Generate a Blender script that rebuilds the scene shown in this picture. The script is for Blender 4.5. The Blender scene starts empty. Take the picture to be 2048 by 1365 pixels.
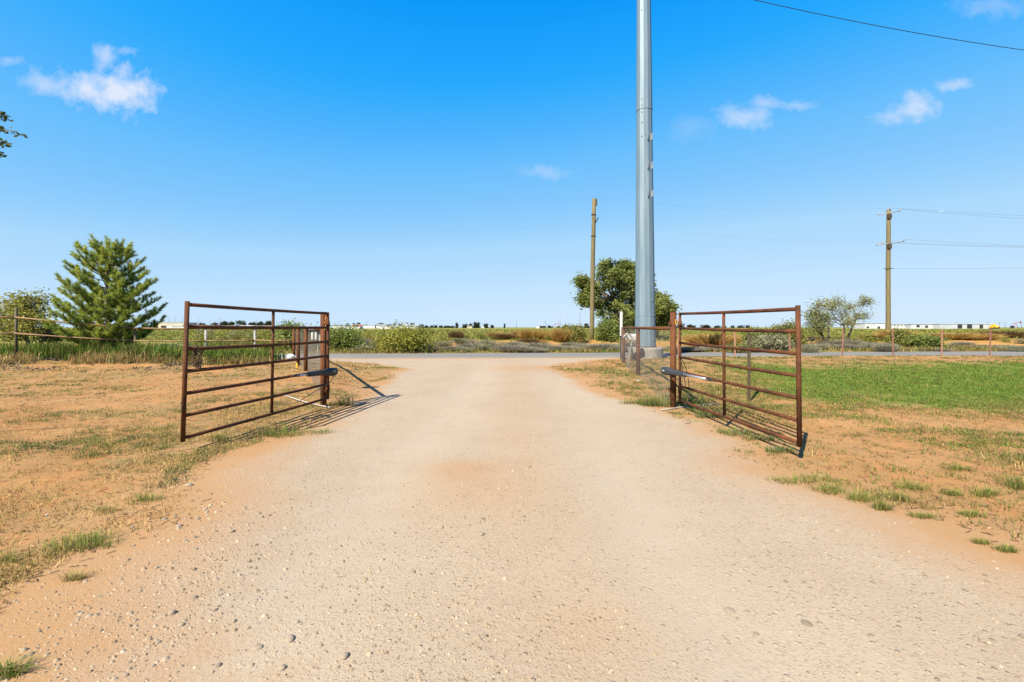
import bpy, math, random
import numpy as np
from mathutils import Vector, Matrix
R = math.radians
random.seed(7); rng = np.random.default_rng(11)
sc = bpy.context.scene
col = sc.collection

# ------------------------------------------------------------------ camera
CAM_H = 1.28; F = 910.2; HZ = 655.0; CX = 1024.0          # focal length and horizon measured on the 2048 px photograph
cd = bpy.data.cameras.new('camera'); cam = bpy.data.objects.new('camera', cd); col.objects.link(cam)
cam.location = (0, 0, CAM_H); cam.rotation_euler = (R(90), 0, 0)
cd.lens = 16.0; cd.sensor_width = 36; cd.shift_y = -27.5 / 2048; cd.clip_start = .05; cd.clip_end = 9000
sc.camera = cam
# ------------------------------------------------------------------ world
SUN_EL = R(45); SUN_DIR = Vector((-.58, -.815, 1.0)).normalized()
SKY_GAIN = 0.41
w = bpy.data.worlds.new('World'); sc.world = w; w.use_nodes = True
nt = w.node_tree; N = nt.nodes; L = nt.links
bg = N['Background']; bg.inputs['Strength'].default_value = 0.1
sky = N.new('ShaderNodeTexSky'); sky.sky_type = 'NISHITA'; sky.sun_disc = False
sky.sun_elevation = SUN_EL; sky.sun_rotation = R(215.4); sky.air_density = 1; sky.dust_density = .3; sky.ozone_density = 4
def wmath(op, a, b=None, clamp=False):
    m = N.new('ShaderNodeMath'); m.operation = op; m.use_clamp = clamp
    for i, v in enumerate((a, b)):
        if v is None: continue
        if isinstance(v, (int, float)): m.inputs[i].default_value = v
        else: L.new(v, m.inputs[i])
    return m.outputs[0]
sep = N.new('ShaderNodeSeparateColor'); L.new(sky.outputs[0], sep.inputs[0])
ramp = N.new('ShaderNodeValToRGB')                         # colour grade of the whole sky: deeper blue where it is darker
mr = wmath('MULTIPLY', sep.outputs[0], 0.1)
L.new(mr, ramp.inputs[0])
stops = [(.045, (.012, .15, .62)), (.074, (.001, .315, .99)), (.096, (.022, .405, .99)), (.138, (.15, .525, .99)), (.257, (.41, .70, .99)), (.45, (.56, .78, 1.0)), (.75, (.66, .83, 1.0))]
el = ramp.color_ramp.elements
el[0].position = stops[0][0]; el[0].color = (*stops[0][1], 1)
el[1].position = stops[-1][0]; el[1].color = (*stops[-1][1], 1)
for p, c in stops[1:-1]:
    e = el.new(p); e.color = (*c, 1)
tc = N.new('ShaderNodeTexCoord'); sx = N.new('ShaderNodeSeparateXYZ'); L.new(tc.outputs['Generated'], sx.inputs[0])
yy = wmath('MAXIMUM', sx.outputs[1], .02)
u = wmath('DIVIDE', sx.outputs[0], yy); v = wmath('DIVIDE', sx.outputs[2], yy)
front = wmath('MULTIPLY', wmath('SUBTRACT', sx.outputs[1], .05), 20, True)
uv = N.new('ShaderNodeCombineXYZ'); L.new(u, uv.inputs[0]); L.new(v, uv.inputs[1])
def wnoise(scale, detail, off):
    mp = N.new('ShaderNodeMapping'); mp.inputs['Location'].default_value = off; L.new(uv.outputs[0], mp.inputs[0])
    n = N.new('ShaderNodeTexNoise'); n.inputs['Scale'].default_value = scale; n.inputs['Detail'].default_value = detail
    n.inputs['Roughness'].default_value = .6; L.new(mp.outputs[0], n.inputs[0]); return n
wn = wnoise(13, 4, (3, 1, 0))
ws = N.new('ShaderNodeVectorMath'); ws.operation = 'SUBTRACT'; ws.inputs[1].default_value = (.5, .5, .5); L.new(wn.outputs['Color'], ws.inputs[0])
wsc = N.new('ShaderNodeVectorMath'); wsc.operation = 'SCALE'; wsc.inputs['Scale'].default_value = .06; L.new(ws.outputs[0], wsc.inputs[0])
wv = N.new('ShaderNodeVectorMath'); wv.operation = 'ADD'; L.new(uv.outputs[0], wv.inputs[0]); L.new(wsc.outputs[0], wv.inputs[1])
clouds = [(240, 180, 86, 50, 1.0), (180, 182, 64, 38, .9), (95, 168, 58, 26, .5), (208, 118, 30, 30, .55), (15, 130, 34, 14, .3), (252, 106, 26, 9, .25),
          (1490, 232, 62, 28, .5), (1535, 202, 46, 16, .4), (1595, 208, 40, 11, .3), (1385, 255, 50, 30, .12),
          (1838, 214, 54, 32, .66), (1785, 234, 50, 20, .38), (1912, 166, 46, 15, .45), (1090, 342, 62, 16, .24), (1985, 12, 90, 26, .22)]
wn2 = wnoise(30, 8, (9, 4, 2)); nz_ = wmath('MULTIPLY', wmath('SUBTRACT', wn2.outputs[0], .5), 1.7)
cm = None
for (px_, py_, rx, ry, st) in clouds:
    s_ = N.new('ShaderNodeVectorMath'); s_.operation = 'SUBTRACT'; L.new(wv.outputs[0], s_.inputs[0]); s_.inputs[1].default_value = ((px_ - CX) / F, (HZ - py_) / F, 0)
    m_ = N.new('ShaderNodeVectorMath'); m_.operation = 'MULTIPLY'; L.new(s_.outputs[0], m_.inputs[0]); m_.inputs[1].default_value = (F / rx, F / ry, 0)
    l_ = N.new('ShaderNodeVectorMath'); l_.operation = 'LENGTH'; L.new(m_.outputs[0], l_.inputs[0])
    a_ = wmath('MULTIPLY', wmath('MULTIPLY', wmath('ADD', wmath('SUBTRACT', 1.08, l_.outputs['Value']), nz_), 1.1, True), st)
    cm = a_ if cm is None else wmath('MAXIMUM', cm, a_)
cmask = wmath('MINIMUM', wmath('MULTIPLY', cm, front), .92, True)
cmix = N.new('ShaderNodeMix'); cmix.data_type = 'RGBA'; L.new(cmask, cmix.inputs[0]); L.new(ramp.outputs[0], cmix.inputs[6]); cmix.inputs[7].default_value = (.79, .85, .985, 1)
zen = N.new('ShaderNodeMapRange'); zen.interpolation_type = 'SMOOTHSTEP'; zen.inputs['From Min'].default_value = .5; zen.inputs['From Max'].default_value = 1.0; L.new(sx.outputs[2], zen.inputs['Value'])  # overhead sky darkened and tinted to weaken the blue fill in shadows
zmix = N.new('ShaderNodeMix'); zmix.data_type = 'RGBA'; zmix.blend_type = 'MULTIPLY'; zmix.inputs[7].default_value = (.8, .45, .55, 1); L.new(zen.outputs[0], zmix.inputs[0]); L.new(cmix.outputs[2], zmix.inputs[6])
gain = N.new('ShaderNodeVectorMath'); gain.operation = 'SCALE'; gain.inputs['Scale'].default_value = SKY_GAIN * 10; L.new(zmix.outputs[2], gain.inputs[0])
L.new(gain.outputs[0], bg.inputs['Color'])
# ------------------------------------------------------------------ sun, exposure
sd = bpy.data.lights.new('sun', 'SUN'); sd.energy = 5.0; sd.angle = R(.53); sd.color = (1, .90, .74)
so = bpy.data.objects.new('sun', sd); col.objects.link(so); so.rotation_euler = SUN_DIR.to_track_quat('Z', 'Y').to_euler(); so.location = (-30, -40, 60)
vs = sc.view_settings; vs.view_transform = 'Standard'; vs.look = 'None'; vs.gamma = 1; vs.use_curve_mapping = False; vs.exposure = 1.28
sc.cycles.max_bounces = 5; sc.cycles.diffuse_bounces = 3; sc.cycles.transparent_max_bounces = 8

# ------------------------------------------------------------------ helpers
def px(x, y, z=0.0):
    Y = F * (CAM_H - z) / (y - HZ); return ((x - CX) / F * Y, Y)
def pxd(x, Y): return (x - CX) / F * Y
def zpx(y, Y): return CAM_H - (y - HZ) * Y / F
def sstep(a, b, x):
    t = np.clip((np.asarray(x, float) - a) / (b - a), 0, 1); return t * t * (3 - 2 * t)
_perm = np.random.default_rng(3).random((256, 256))
def vnoise(x, y):
    x = np.asarray(x, float); y = np.asarray(y, float)
    xi = np.floor(x).astype(int); yi = np.floor(y).astype(int); fx = x - xi; fy = y - yi
    fx = fx * fx * (3 - 2 * fx); fy = fy * fy * (3 - 2 * fy)
    g = lambda a, b: _perm[a & 255, b & 255]
    return (g(xi, yi) * (1 - fx) + g(xi + 1, yi) * fx) * (1 - fy) + (g(xi, yi + 1) * (1 - fx) + g(xi + 1, yi + 1) * fx) * fy
def fbm(x, y, o=4):
    s = 0; a = .5; t = 0
    for i in range(o):
        s = s + a * vnoise(x * 2 ** i + 17.3 * i, y * 2 ** i + 5.1 * i); t += a; a *= .5
    return s / t
LY = [-9, 1, 1.7, 2.2, 2.74, 3.48, 4.2, 4.96, 5.97, 7.28, 9.3, 13.7, 15.5, 17, 18.4, 30]
LX = [-3.2, -2.4, -2.1, -2.35, -2.4, -2.46, -2.85, -3.0, -2.6, -2.75, -3.0, -3.4, -4.4, -6.2, -9.5, -12]
RY = [-9, 1.5, 2.56, 3.28, 3.95, 5.18, 7.28, 8.63, 11.1, 14.6, 16, 17.9, 18.8, 30]
RX = [4.4, 3.9, 2.95, 2.65, 2.35, 2.55, 2.45, 2.05, 1.66, 1.15, 1.8, 3.6, 4.6, 6]
def edges(y): return np.interp(y, LY, LX), np.interp(y, RY, RX)
def road_near(x): return 19.0 + .06 * np.asarray(x, float)
ROAD_W = 3.5
def drive_dist(x, y):                                     # signed: positive inside the driveway
    l, r = edges(y); wob = (fbm(np.asarray(x) * 1.3, np.asarray(y) * 1.3, 5) - .5) * 1.0
    return np.minimum(np.asarray(x) - l, r - np.asarray(x)) + wob
def tracks(x, y):                                         # two wheel tracks worn into the drive
    x = np.asarray(x, float); y = np.asarray(y, float); c = .02 * y + .25 * (fbm(y * .3 + 4, y * 0, 2) - .5) - .05
    return np.exp(-((np.abs(x - c) - .88 - .02 * y) / (.36 + .01 * y)) ** 2) * (.55 + .9 * (fbm(x * 1.2 + 8, y * .35 + 2, 3) - .15)) * sstep(17.5, 14, y)
def zt(x, y):
    x = np.asarray(x, float); y = np.asarray(y, float)
    d = drive_dist(x, y); off = sstep(.1, -1.2, d)
    near = sstep(18.6, 16.5, y - .06 * x + .0)
    z = (fbm(x * .55 + 40, y * .55, 4) - .5) * .16 * off * near + (fbm(x * 2.2, y * 2.2 + 9, 3) - .5) * .05 * off * near
    z = z + (fbm(x * .9 + 3, y * .5 + 8, 3) - .5) * .035 * (1 - off) * near
    z = z - .014 * np.clip(tracks(x, y), 0, 1) * (1 - off)
    z = z + off * near * sstep(-2.2, -5, x) * (.05 + .12 * sstep(-7, -13, x) * sstep(11, 15, y))
    z = z + off * near * sstep(3, 7, x) * .16 * sstep(9, 15, y)
    rn = road_near(x); v = y - rn - ROAD_W
    z = z + sstep(1.0, 4.0, v) * (fbm(x * .4, y * .4 + 70, 3) - .35) * .35 * sstep(60, 14, v)
    z = z + .28 * sstep(5.5, 8.5, v + 2 * (fbm(x * .15, y * .1 + 30, 2) - .5)) + .35 * sstep(30, 260, v)
    return z
def z1(x, y): return float(zt(np.array([x]), np.array([y]))[0])

def tag(o, label, cat=None, group=None, kind=None):
    if label: o['label'] = label
    if cat: o['category'] = cat
    if group: o['group'] = group
    if kind: o['kind'] = kind
    return o
def empty(name, loc, label, cat, group=None, rz=0):
    o = bpy.data.objects.new(name, None); o.empty_display_size = .2; col.objects.link(o); o.location = loc; o.rotation_euler = (0, 0, rz)
    return tag(o, label, cat, group)
def np_mesh(name, verts, faces, mat, parent=None, cols=None, smooth=False):
    """faces: (n,3) or (n,4) int array, or list of those"""
    me = bpy.data.meshes.new(name); fl = faces if isinstance(faces, list) else [faces]
    fl = [np.asarray(f, np.int32) for f in fl if len(f)]
    nl = sum(f.size for f in fl); npoly = sum(len(f) for f in fl)
    verts = np.asarray(verts, np.float32)
    me.vertices.add(len(verts)); me.vertices.foreach_set('co', verts.ravel())
    me.loops.add(nl); me.loops.foreach_set('vertex_index', np.concatenate([f.ravel() for f in fl]))
    me.polygons.add(npoly); sizes = np.concatenate([np.full(len(f), f.shape[1], np.int32) for f in fl])
    me.polygons.foreach_set('loop_start', np.concatenate([[0], np.cumsum(sizes)[:-1]]).astype(np.int32)); me.polygons.foreach_set('loop_total', sizes)
    if smooth: me.polygons.foreach_set('use_smooth', np.ones(npoly, bool))
    me.update(calc_edges=True)
    if cols is not None:
        a = me.color_attributes.new('Col', 'FLOAT_COLOR', 'POINT'); c = np.ones((len(verts), 4), np.float32); c[:, :3] = cols; a.data.foreach_set('color', c.ravel())
    me.materials.append(mat)
    o = bpy.data.objects.new(name, me); col.objects.link(o)
    if parent: o.parent = parent
    return o
class MB:
    def __init__(s): s.v = []; s.f = []; s.sm = []
    def add(s, vs, fs, smooth=False):
        b = len(s.v); s.v += [tuple(p) for p in vs]; s.f += [tuple(i + b for i in f) for f in fs]; s.sm += [smooth] * len(fs); return s
    def box(s, c, size, rz=0, m=None):
        hx, hy, hz = [a / 2 for a in size]; pts = [Vector((a * hx, b * hy, d * hz)) for d in (-1, 1) for a, b in ((-1, -1), (1, -1), (1, 1), (-1, 1))]
        M = Matrix.Rotation(rz, 3, 'Z') if m is None else m
        return s.add([Vector(c) + M @ p for p in pts], [(3, 2, 1, 0), (4, 5, 6, 7), (0, 1, 5, 4), (1, 2, 6, 5), (2, 3, 7, 6), (3, 0, 4, 7)])
    def tube(s, pts, rad, n=8, cap=True, smooth=True, ref=None):
        pts = [Vector(p) for p in pts]; rad = rad if isinstance(rad, (list, tuple, np.ndarray)) else [rad] * len(pts)
        b = len(s.v); prev = None
        for i, p in enumerate(pts):
            t = (pts[min(i + 1, len(pts) - 1)] - pts[max(i - 1, 0)]).normalized()
            if prev is None:
                a = ref or (Vector((0, 0, 1)) if abs(t.z) < .9 else Vector((1, 0, 0))); prev = (a - t * a.dot(t)).normalized()
            else: prev = (prev - t * prev.dot(t)).normalized()
            q = t.cross(prev)
            for k in range(n):
                an = 2 * math.pi * k / n; s.v.append(tuple(p + (prev * math.cos(an) + q * math.sin(an)) * rad[i]))
        for i in range(len(pts) - 1):
            for k in range(n):
                k2 = (k + 1) % n; s.f.append((b + i * n + k, b + i * n + k2, b + (i + 1) * n + k2, b + (i + 1) * n + k)); s.sm.append(smooth)
        if cap:
            s.f.append(tuple(b + k for k in reversed(range(n)))); s.sm.append(False)
            e = b + (len(pts) - 1) * n; s.f.append(tuple(e + k for k in range(n))); s.sm.append(False)
        return s
    def build(s, name, mat, parent=None, bevel=0):
        me = bpy.data.meshes.new(name); me.from_pydata(s.v, [], s.f); me.polygons.foreach_set('use_smooth', s.sm); me.update(); me.materials.append(mat)
        o = bpy.data.objects.new(name, me); col.objects.link(o)
        if parent: o.parent = parent
        if bevel:
            bm = o.modifiers.new('bevel', 'BEVEL'); bm.width = bevel; bm.segments = 2; bm.limit_method = 'ANGLE'
        return o
def copy_tree(o, parent=None):
    c = o.copy(); col.objects.link(c); c.parent = parent
    for ch in o.children: copy_tree(ch, c)
    return c
# ------------------------------------------------------------------ materials
def newmat(name):
    m = bpy.data.materials.new(name); m.use_nodes = True; return m, m.node_tree.nodes, m.node_tree.links, m.node_tree.nodes['Principled BSDF']
def mat(name, c1, c2=None, rough=.6, scale=8., metal=0, bump=0, c3=None, spec=.4, stretch=(1, 1, 1), detail=5, lo=.35, hi=.65, bscale=3):
    m, n, l, p = newmat(name); p.inputs['Roughness'].default_value = rough; p.inputs['Metallic'].default_value = metal; p.inputs['Specular IOR Level'].default_value = spec
    if c2 is None: p.inputs['Base Color'].default_value = (*c1, 1); return m
    t = n.new('ShaderNodeTexCoord'); mp = n.new('ShaderNodeMapping'); mp.inputs['Scale'].default_value = stretch; l.new(t.outputs['Object'], mp.inputs[0])
    no = n.new('ShaderNodeTexNoise'); no.inputs['Scale'].default_value = scale; no.inputs['Detail'].default_value = detail; no.inputs['Roughness'].default_value = .65; l.new(mp.outputs[0], no.inputs[0])
    r = n.new('ShaderNodeValToRGB'); l.new(no.outputs[0], r.inputs[0]); e = r.color_ramp.elements
    e[0].position = lo; e[0].color = (*c1, 1); e[1].position = hi; e[1].color = (*c2, 1)
    if c3: q = e.new(min(hi + .12, .95)); q.color = (*c3, 1)
    l.new(r.outputs[0], p.inputs['Base Color'])
    if bump:
        n2 = n.new('ShaderNodeTexNoise'); n2.inputs['Scale'].default_value = scale * bscale; n2.inputs['Detail'].default_value = 4; l.new(mp.outputs[0], n2.inputs[0])
        b = n.new('ShaderNodeBump'); b.inputs['Strength'].default_value = bump; b.inputs['Distance'].default_value = .01; l.new(n2.outputs[0], b.inputs['Height']); l.new(b.outputs[0], p.inputs['Normal'])
    return m
M = {}
M['rust'] = mat('rusted_pipe', (.045, .019, .010), (.105, .038, .014), .75, 6, c3=(.20, .085, .030), bump=.15, spec=.18)
M['rust2'] = mat('rusted_post', (.06, .024, .011), (.12, .046, .018), .8, 5, c3=(.18, .078, .030), bump=.2, spec=.18)
M['rustrail'] = mat('weathered_rail', (.13, .07, .03), (.24, .15, .07), .7, 3, c3=(.36, .25, .14), stretch=(1, 1, 3))
M['dullpost'] = mat('weathered_steel_post', (.09, .055, .035), (.16, .12, .09), .7, 6)
M['greypost'] = mat('grey_steel_post', (.16, .15, .14), (.30, .29, .27), .6, 6)
M['tpost'] = mat('dark_fence_post', (.035, .03, .015), (.075, .06, .03), .7, 12)
M['pinkpost'] = mat('faded_red_post', (.17, .075, .05), (.25, .13, .09), .7, 6)
M['galv'] = mat('galvanised_steel', (.105, .162, .21), (.15, .210, .258), .5, 5.0, spec=.4, c3=(.195, .25, .288), stretch=(1.5, 1.5, .12), metal=.2)
M['galvdark'] = mat('galvanised_dark', (.16, .18, .19), (.22, .24, .25), .5, 6)
M['seam'] = mat('seam_dark', (.07, .075, .08))
M['concrete'] = mat('concrete', (.17, .16, .145), (.25, .24, .215), .85, 5, bump=.3)
M['wood'] = mat('weathered_pole_wood', (.085, .07, .032), (.16, .13, .058), .8, 5, bump=.4, stretch=(6, 6, .35))
M['wooddark'] = mat('dark_wood', (.03, .026, .015), (.06, .05, .03), .8, 8)
M['black'] = mat('black_plastic', (.012, .013, .015), (.022, .023, .026), .5, 15)
M['charcoal'] = mat('charcoal_plastic', (.024, .027, .033), (.036, .039, .046), .48, 12)
M['silver'] = mat('brushed_metal', (.42, .43, .45), (.55, .56, .58), .35, 20, metal=.7)
M['white'] = mat('white_paint', (.33, .33, .325), (.42, .42, .41), .5, 5)
M['offwhite'] = mat('off_white_plastic', (.26, .25, .22), (.36, .34, .30), .6, 6)
M['badge'] = mat('pale_print', (.45, .47, .5))
M['yellow'] = mat('yellow_sticker', (.55, .30, .03), (.62, .36, .05), .6, 20)
M['orangetag'] = mat('orange_rust_flakes', (.40, .17, .03), (.55, .30, .06), .8, 30)
M['wire'] = mat('galvanised_wire', (.13, .12, .11), (.19, .175, .16), .6, 5)
M['cable'] = mat('black_cable', (.02, .018, .017))
M['chain'] = mat('rusty_chain', (.035, .02, .013), (.09, .045, .022), .7, 30)
M['asphalt'] = mat('asphalt', (.125, .119, .107), (.165, .157, .142), .9, 1.2, stretch=(.25, 1, 1), detail=9)
M['bark'] = mat('grey_bark', (.07, .055, .04), (.14, .115, .085), .9, 6, bump=.6, stretch=(3, 3, .7))
M['pinebark'] = mat('pine_bark', (.06, .045, .035), (.12, .09, .065), .9, 8, bump=.6)
M['twig'] = mat('dry_twig', (.12, .10, .075), (.22, .19, .15), .9, 8)
M['pline'] = mat('power_wire', (.10, .11, .12))
M['plinedark'] = mat('dark_wire', (.012, .014, .016))
M['ceramic'] = mat('insulator_grey', (.22, .23, .24))
M['tan'] = mat('tan_block', (.36, .26, .17), (.44, .33, .22), .85, 4)
M['bag'] = mat('plastic_bag', (.36, .40, .47), (.50, .53, .57), .4, 5)
M['stone'] = mat('pale_stone', (.20, .155, .11), (.31, .255, .19), .9, 14, bump=.4)
M['stonedark'] = mat('grey_stone', (.135, .108, .08), (.225, .182, .138), .9, 14, bump=.4)
M['bwhite'] = mat('far_white_wall', (.34, .36, .385), (.44, .455, .47), .7, .3)
M['bgrey'] = mat('far_grey_wall', (.28, .31, .34), (.36, .38, .41), .7, .3)
M['btan'] = mat('far_tan_wall', (.40, .33, .24), (.48, .40, .30), .7, .3)
M['broof'] = mat('far_metal_roof', (.20, .21, .23), (.27, .28, .30), .6, .3)
M['bdark'] = mat('far_dark_opening', (.02, .022, .026))
M['bred'] = mat('far_red', (.36, .05, .04)); M['byellow'] = mat('machine_yellow', (.60, .34, .02))
def leafmat(name, trans=.35, rough=.6):
    m, n, l, p = newmat(name); a = n.new('ShaderNodeAttribute'); a.attribute_name = 'Col'
    l.new(a.outputs['Color'], p.inputs['Base Color']); p.inputs['Roughness'].default_value = rough; p.inputs['Specular IOR Level'].default_value = .25
    t = n.new('ShaderNodeBsdfTranslucent'); l.new(a.outputs['Color'], t.inputs[0]); mx = n.new('ShaderNodeMixShader'); mx.inputs[0].default_value = trans
    l.new(p.outputs[0], mx.inputs[1]); l.new(t.outputs[0], mx.inputs[2]); l.new(mx.outputs[0], n['Material Output'].inputs[0]); return m
M['leaf'] = leafmat('leaf', .42); M['grass'] = leafmat('grass_blade', .4, .7); M['pebble'] = leafmat('pebble_mix', 0, .9)

# ------------------------------------------------------------------ ground, driveway, field, road
def ground_material(field):
    m, n, l, p = newmat('field_soil_and_crop' if field else 'dirt_gravel_turf'); p.inputs['Roughness'].default_value = .95; p.inputs['Specular IOR Level'].default_value = .12
    g = n.new('ShaderNodeNewGeometry'); at = n.new('ShaderNodeAttribute'); at.attribute_name = 'Col'; sp = n.new('ShaderNodeSeparateColor'); l.new(at.outputs['Color'], sp.inputs[0])
    at2 = n.new('ShaderNodeAttribute'); at2.attribute_name = 'Col2'; sp2 = n.new('ShaderNodeSeparateColor'); l.new(at2.outputs['Color'], sp2.inputs[0])
    def noise(s, d=5, stretch=(1, 1, 1), r=.6):
        mp = n.new('ShaderNodeMapping'); mp.inputs['Scale'].default_value = stretch; l.new(g.outputs['Position'], mp.inputs[0])
        q = n.new('ShaderNodeTexNoise'); q.inputs['Scale'].default_value = s; q.inputs['Detail'].default_value = d; q.inputs['Roughness'].default_value = r; l.new(mp.outputs[0], q.inputs[0]); return q.outputs[0]
    def ma(op, a, b=None, clamp=False):
        q = n.new('ShaderNodeMath'); q.operation = op; q.use_clamp = clamp
        for i, x in enumerate((a, b)):
            if x is None: continue
            if isinstance(x, (int, float)): q.inputs[i].default_value = x
            else: l.new(x, q.inputs[i])
        return q.outputs[0]
    def mix(f, a, b):
        q = n.new('ShaderNodeMix'); q.data_type = 'RGBA'
        for i, x in ((0, f), (6, a), (7, b)):
            if isinstance(x, tuple): q.inputs[i].default_value = (x[0] * .76, x[1] * .76, x[2] * .76, 1)
            elif isinstance(x, float): q.inputs[i].default_value = x
            else: l.new(x, q.inputs[i])
        return q.outputs[2]
    K = .76
    def rng_(x, a, b): return ma('MULTIPLY', ma('SUBTRACT', x, a), 1 / (b - a), True)
    big = noise(.9, 5); mid = noise(4.5, 6); fine = noise(60, 4, r=.7); vfine = noise(230, 3, r=.7)
    # sand/dirt
    dirt = mix(rng_(big, .35, .65), (.375, .172, .062), (.42, .225, .098)); dirt = mix(rng_(mid, .52, .75), dirt, (.32, .135, .044))
    dirt = mix(ma('MULTIPLY', rng_(fine, .5, .75), .35), dirt, (.44, .26, .13))
    dirt = mix(ma('MULTIPLY', rng_(ma('ADD', at.outputs['Alpha'], ma('MULTIPLY', ma('SUBTRACT', mid, .5), 1.2)), .1, .9), .85), dirt, (.385, .238, .122))
    base = dirt
    if not field:
        # gravel: pale caliche with darker and lighter grit
        grav = mix(rng_(big, .35, .68), (.418, .336, .250), (.38, .297, .214)); grav = mix(ma('MULTIPLY', rng_(mid, .52, .72), .5), grav, (.43, .352, .268))
        grav = mix(ma('MULTIPLY', rng_(fine, .52, .68), .62), grav, (.235, .18, .13)); grav = mix(ma('MULTIPLY', rng_(vfine, .55, .75), .55), grav, (.52, .43, .33))
        def voro(sc):
            q = n.new('ShaderNodeTexVoronoi'); q.inputs['Scale'].default_value = sc; l.new(g.outputs['Position'], q.inputs['Vector']); sc_ = n.new('ShaderNodeSeparateColor'); l.new(q.outputs['Color'], sc_.inputs[0]); return q.outputs['Distance'], sc_.outputs[0], sc_.outputs[1]
        d1, r1, r1b = voro(38); d2, r2, r2b = voro(95)
        peb = ma('MULTIPLY', rng_(r1, .88, .90), rng_(d1, .42, .30)); peb2 = ma('MULTIPLY', rng_(r2, .66, .69), rng_(d2, .45, .33))
        grav = mix(ma('MULTIPLY', peb2, .75), grav, mix(r2b, (.30, .225, .155), (.52, .42, .315))); grav = mix(ma('MULTIPLY', peb, .8), grav, mix(r1b, (.29, .22, .155), (.50, .41, .31)))
        gm = ma('ADD', sp.outputs[0], ma('MULTIPLY', ma('SUBTRACT', mid, .5), .5)); gm = rng_(ma('ADD', gm, ma('MULTIPLY', ma('SUBTRACT', big, .5), .7)), .1, .9)
        base = mix(gm, dirt, grav)
        base = mix(ma('MULTIPLY', ma('MULTIPLY', at2.outputs['Alpha'], rng_(mid, .25, .6)), .62), base, mix(rng_(fine, .4, .7), (.43, .362, .282), (.395, .328, .252)))
        sand = mix(rng_(mid, .4, .7), (.41, .262, .142), (.37, .225, .112))
        base = mix(ma('MULTIPLY', sp2.outputs[2], .8), base, sand)
        # dry thatch
        t1 = noise(14, 6, r=.75); tm = ma('MULTIPLY', sp.outputs[1], rng_(ma('ADD', t1, ma('MULTIPLY', ma('SUBTRACT', mid, .5), .8)), .36, .56))
        thatch = mix(rng_(fine, .35, .65), (.175, .125, .052), (.31, .235, .105))
        base = mix(tm, base, thatch)
        lawn = mix(rng_(t1, .35, .65), (.10, .155, .026), (.175, .205, .048))
        lm = ma('MULTIPLY', sp2.outputs[0], rng_(ma('ADD', mid, ma('MULTIPLY', sp2.outputs[0], .5)), .6, .85)); base = mix(lm, base, lawn)
    else:
        # field beyond the road
        f1 = noise(.12, 5, (.35, 1, 1)); f2 = noise(1.1, 6, (.5, 1, 1), .7); f3 = noise(.03, 4, (.4, 1, 1))
        fld = mix(rng_(f1, .38, .62), (.175, .195, .036), (.25, .24, .055)); fld = mix(rng_(f2, .50, .72), fld, (.125, .155, .028)); fld = mix(ma('MULTIPLY', rng_(f3, .52, .7), .6), fld, (.30, .22, .07))
        base = mix(sp.outputs[2], base, fld)
        base = mix(ma('MULTIPLY', sp2.outputs[1], rng_(f2, .3, .62)), base, (.50, .235, .08))
    l.new(base, p.inputs['Base Color'])
    h = ma('MULTIPLY', ma('ADD', ma('MULTIPLY', peb, .5), ma('MULTIPLY', peb2, .2)), ma('SUBTRACT', gm, ma('MULTIPLY', at2.outputs['Alpha'], .6), True)) if not field else 0.0; h = ma('ADD', h, ma('ADD', ma('MULTIPLY', mid, .16), ma('MULTIPLY', fine, .30))); h = ma('ADD', h, ma('MULTIPLY', vfine, .12))
    b = n.new('ShaderNodeBump'); b.inputs['Strength'].default_value = .75; b.inputs['Distance'].default_value = .022; l.new(h, b.inputs['Height']); l.new(b.outputs[0], p.inputs['Normal'])
    return m
M['ground'] = ground_material(False); M['field'] = ground_material(True)
def axis(segs):
    out = []
    for a, b, s in segs: out += list(np.arange(a, b, s))
    return np.array(out + [segs[-1][1]])
gy = axis([(-40, -8, 4), (-8, 1, .5), (1, 8, .06), (8, 20, .12), (20, 40, .25), (40, 80, 1.5), (80, 300, 10), (300, 1000, 50), (1000, 6000, 500)])
gxh = axis([(0, 6, .08), (6, 14, .16), (14, 30, .4), (30, 60, 1.5), (60, 300, 12), (300, 1000, 50), (1000, 6000, 500)])
gx = np.concatenate([-gxh[:0:-1], gxh])
GX, GY = np.meshgrid(gx, gy); GZ = zt(GX, GY)
nx, ny = len(gx), len(gy); idx = np.arange(nx * ny).reshape(ny, nx)
quads = np.stack([idx[:-1, :-1], idx[:-1, 1:], idx[1:, 1:], idx[1:, :-1]], -1).reshape(-1, 4)
V = np.stack([GX.ravel(), GY.ravel(), GZ.ravel()], -1)
x_, y_ = V[:, 0], V[:, 1]
dd = drive_dist(x_, y_); ledge, redge = edges(y_)
near = sstep(19.2, 18.2, y_ - .06 * x_)
lm_w = np.interp(y_, [1, 3, 5, 8], [2.1, 1.4, .9, .5]); rm_w = np.interp(y_, [1, 3, 5, 8], [2.2, 1.3, .8, .5])
wob = (fbm(x_ * .8 + 5, y_ * .8 + 2, 4) - .5) * 1.2
grav = np.minimum(sstep(-.1, 1, (x_ - ledge + wob * .7) / lm_w), sstep(-.1, 1, (redge - x_ + wob * .7) / rm_w)) * near
turf_off = sstep(.05, -.7, dd)
patch = fbm(x_ * .6 + 30, y_ * .6 + 11, 4)
thatch = turf_off * near * (.48 + .52 * sstep(.38, .56, patch)) * np.where(x_ < 0, .95, .92)
def lawn_mask(x, y):
    x = np.asarray(x, float); y = np.asarray(y, float); nz = (fbm(x * .35 + 3, y * .5 + 77, 4) - .5)
    return sstep(5.0, 9.6, y + nz * 5.0 + (fbm(x * 1.6, y * 1.6 + 5, 3) - .5) * 4) * sstep(15.6, 12.6, y + nz * 4) * sstep(3.0, 5.6, x - .25 * (y - 7) + nz * 2)
lawn = lawn_mask(x_, y_) * near
rn = road_near(x_); vv = y_ - rn - ROAD_W
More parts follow.
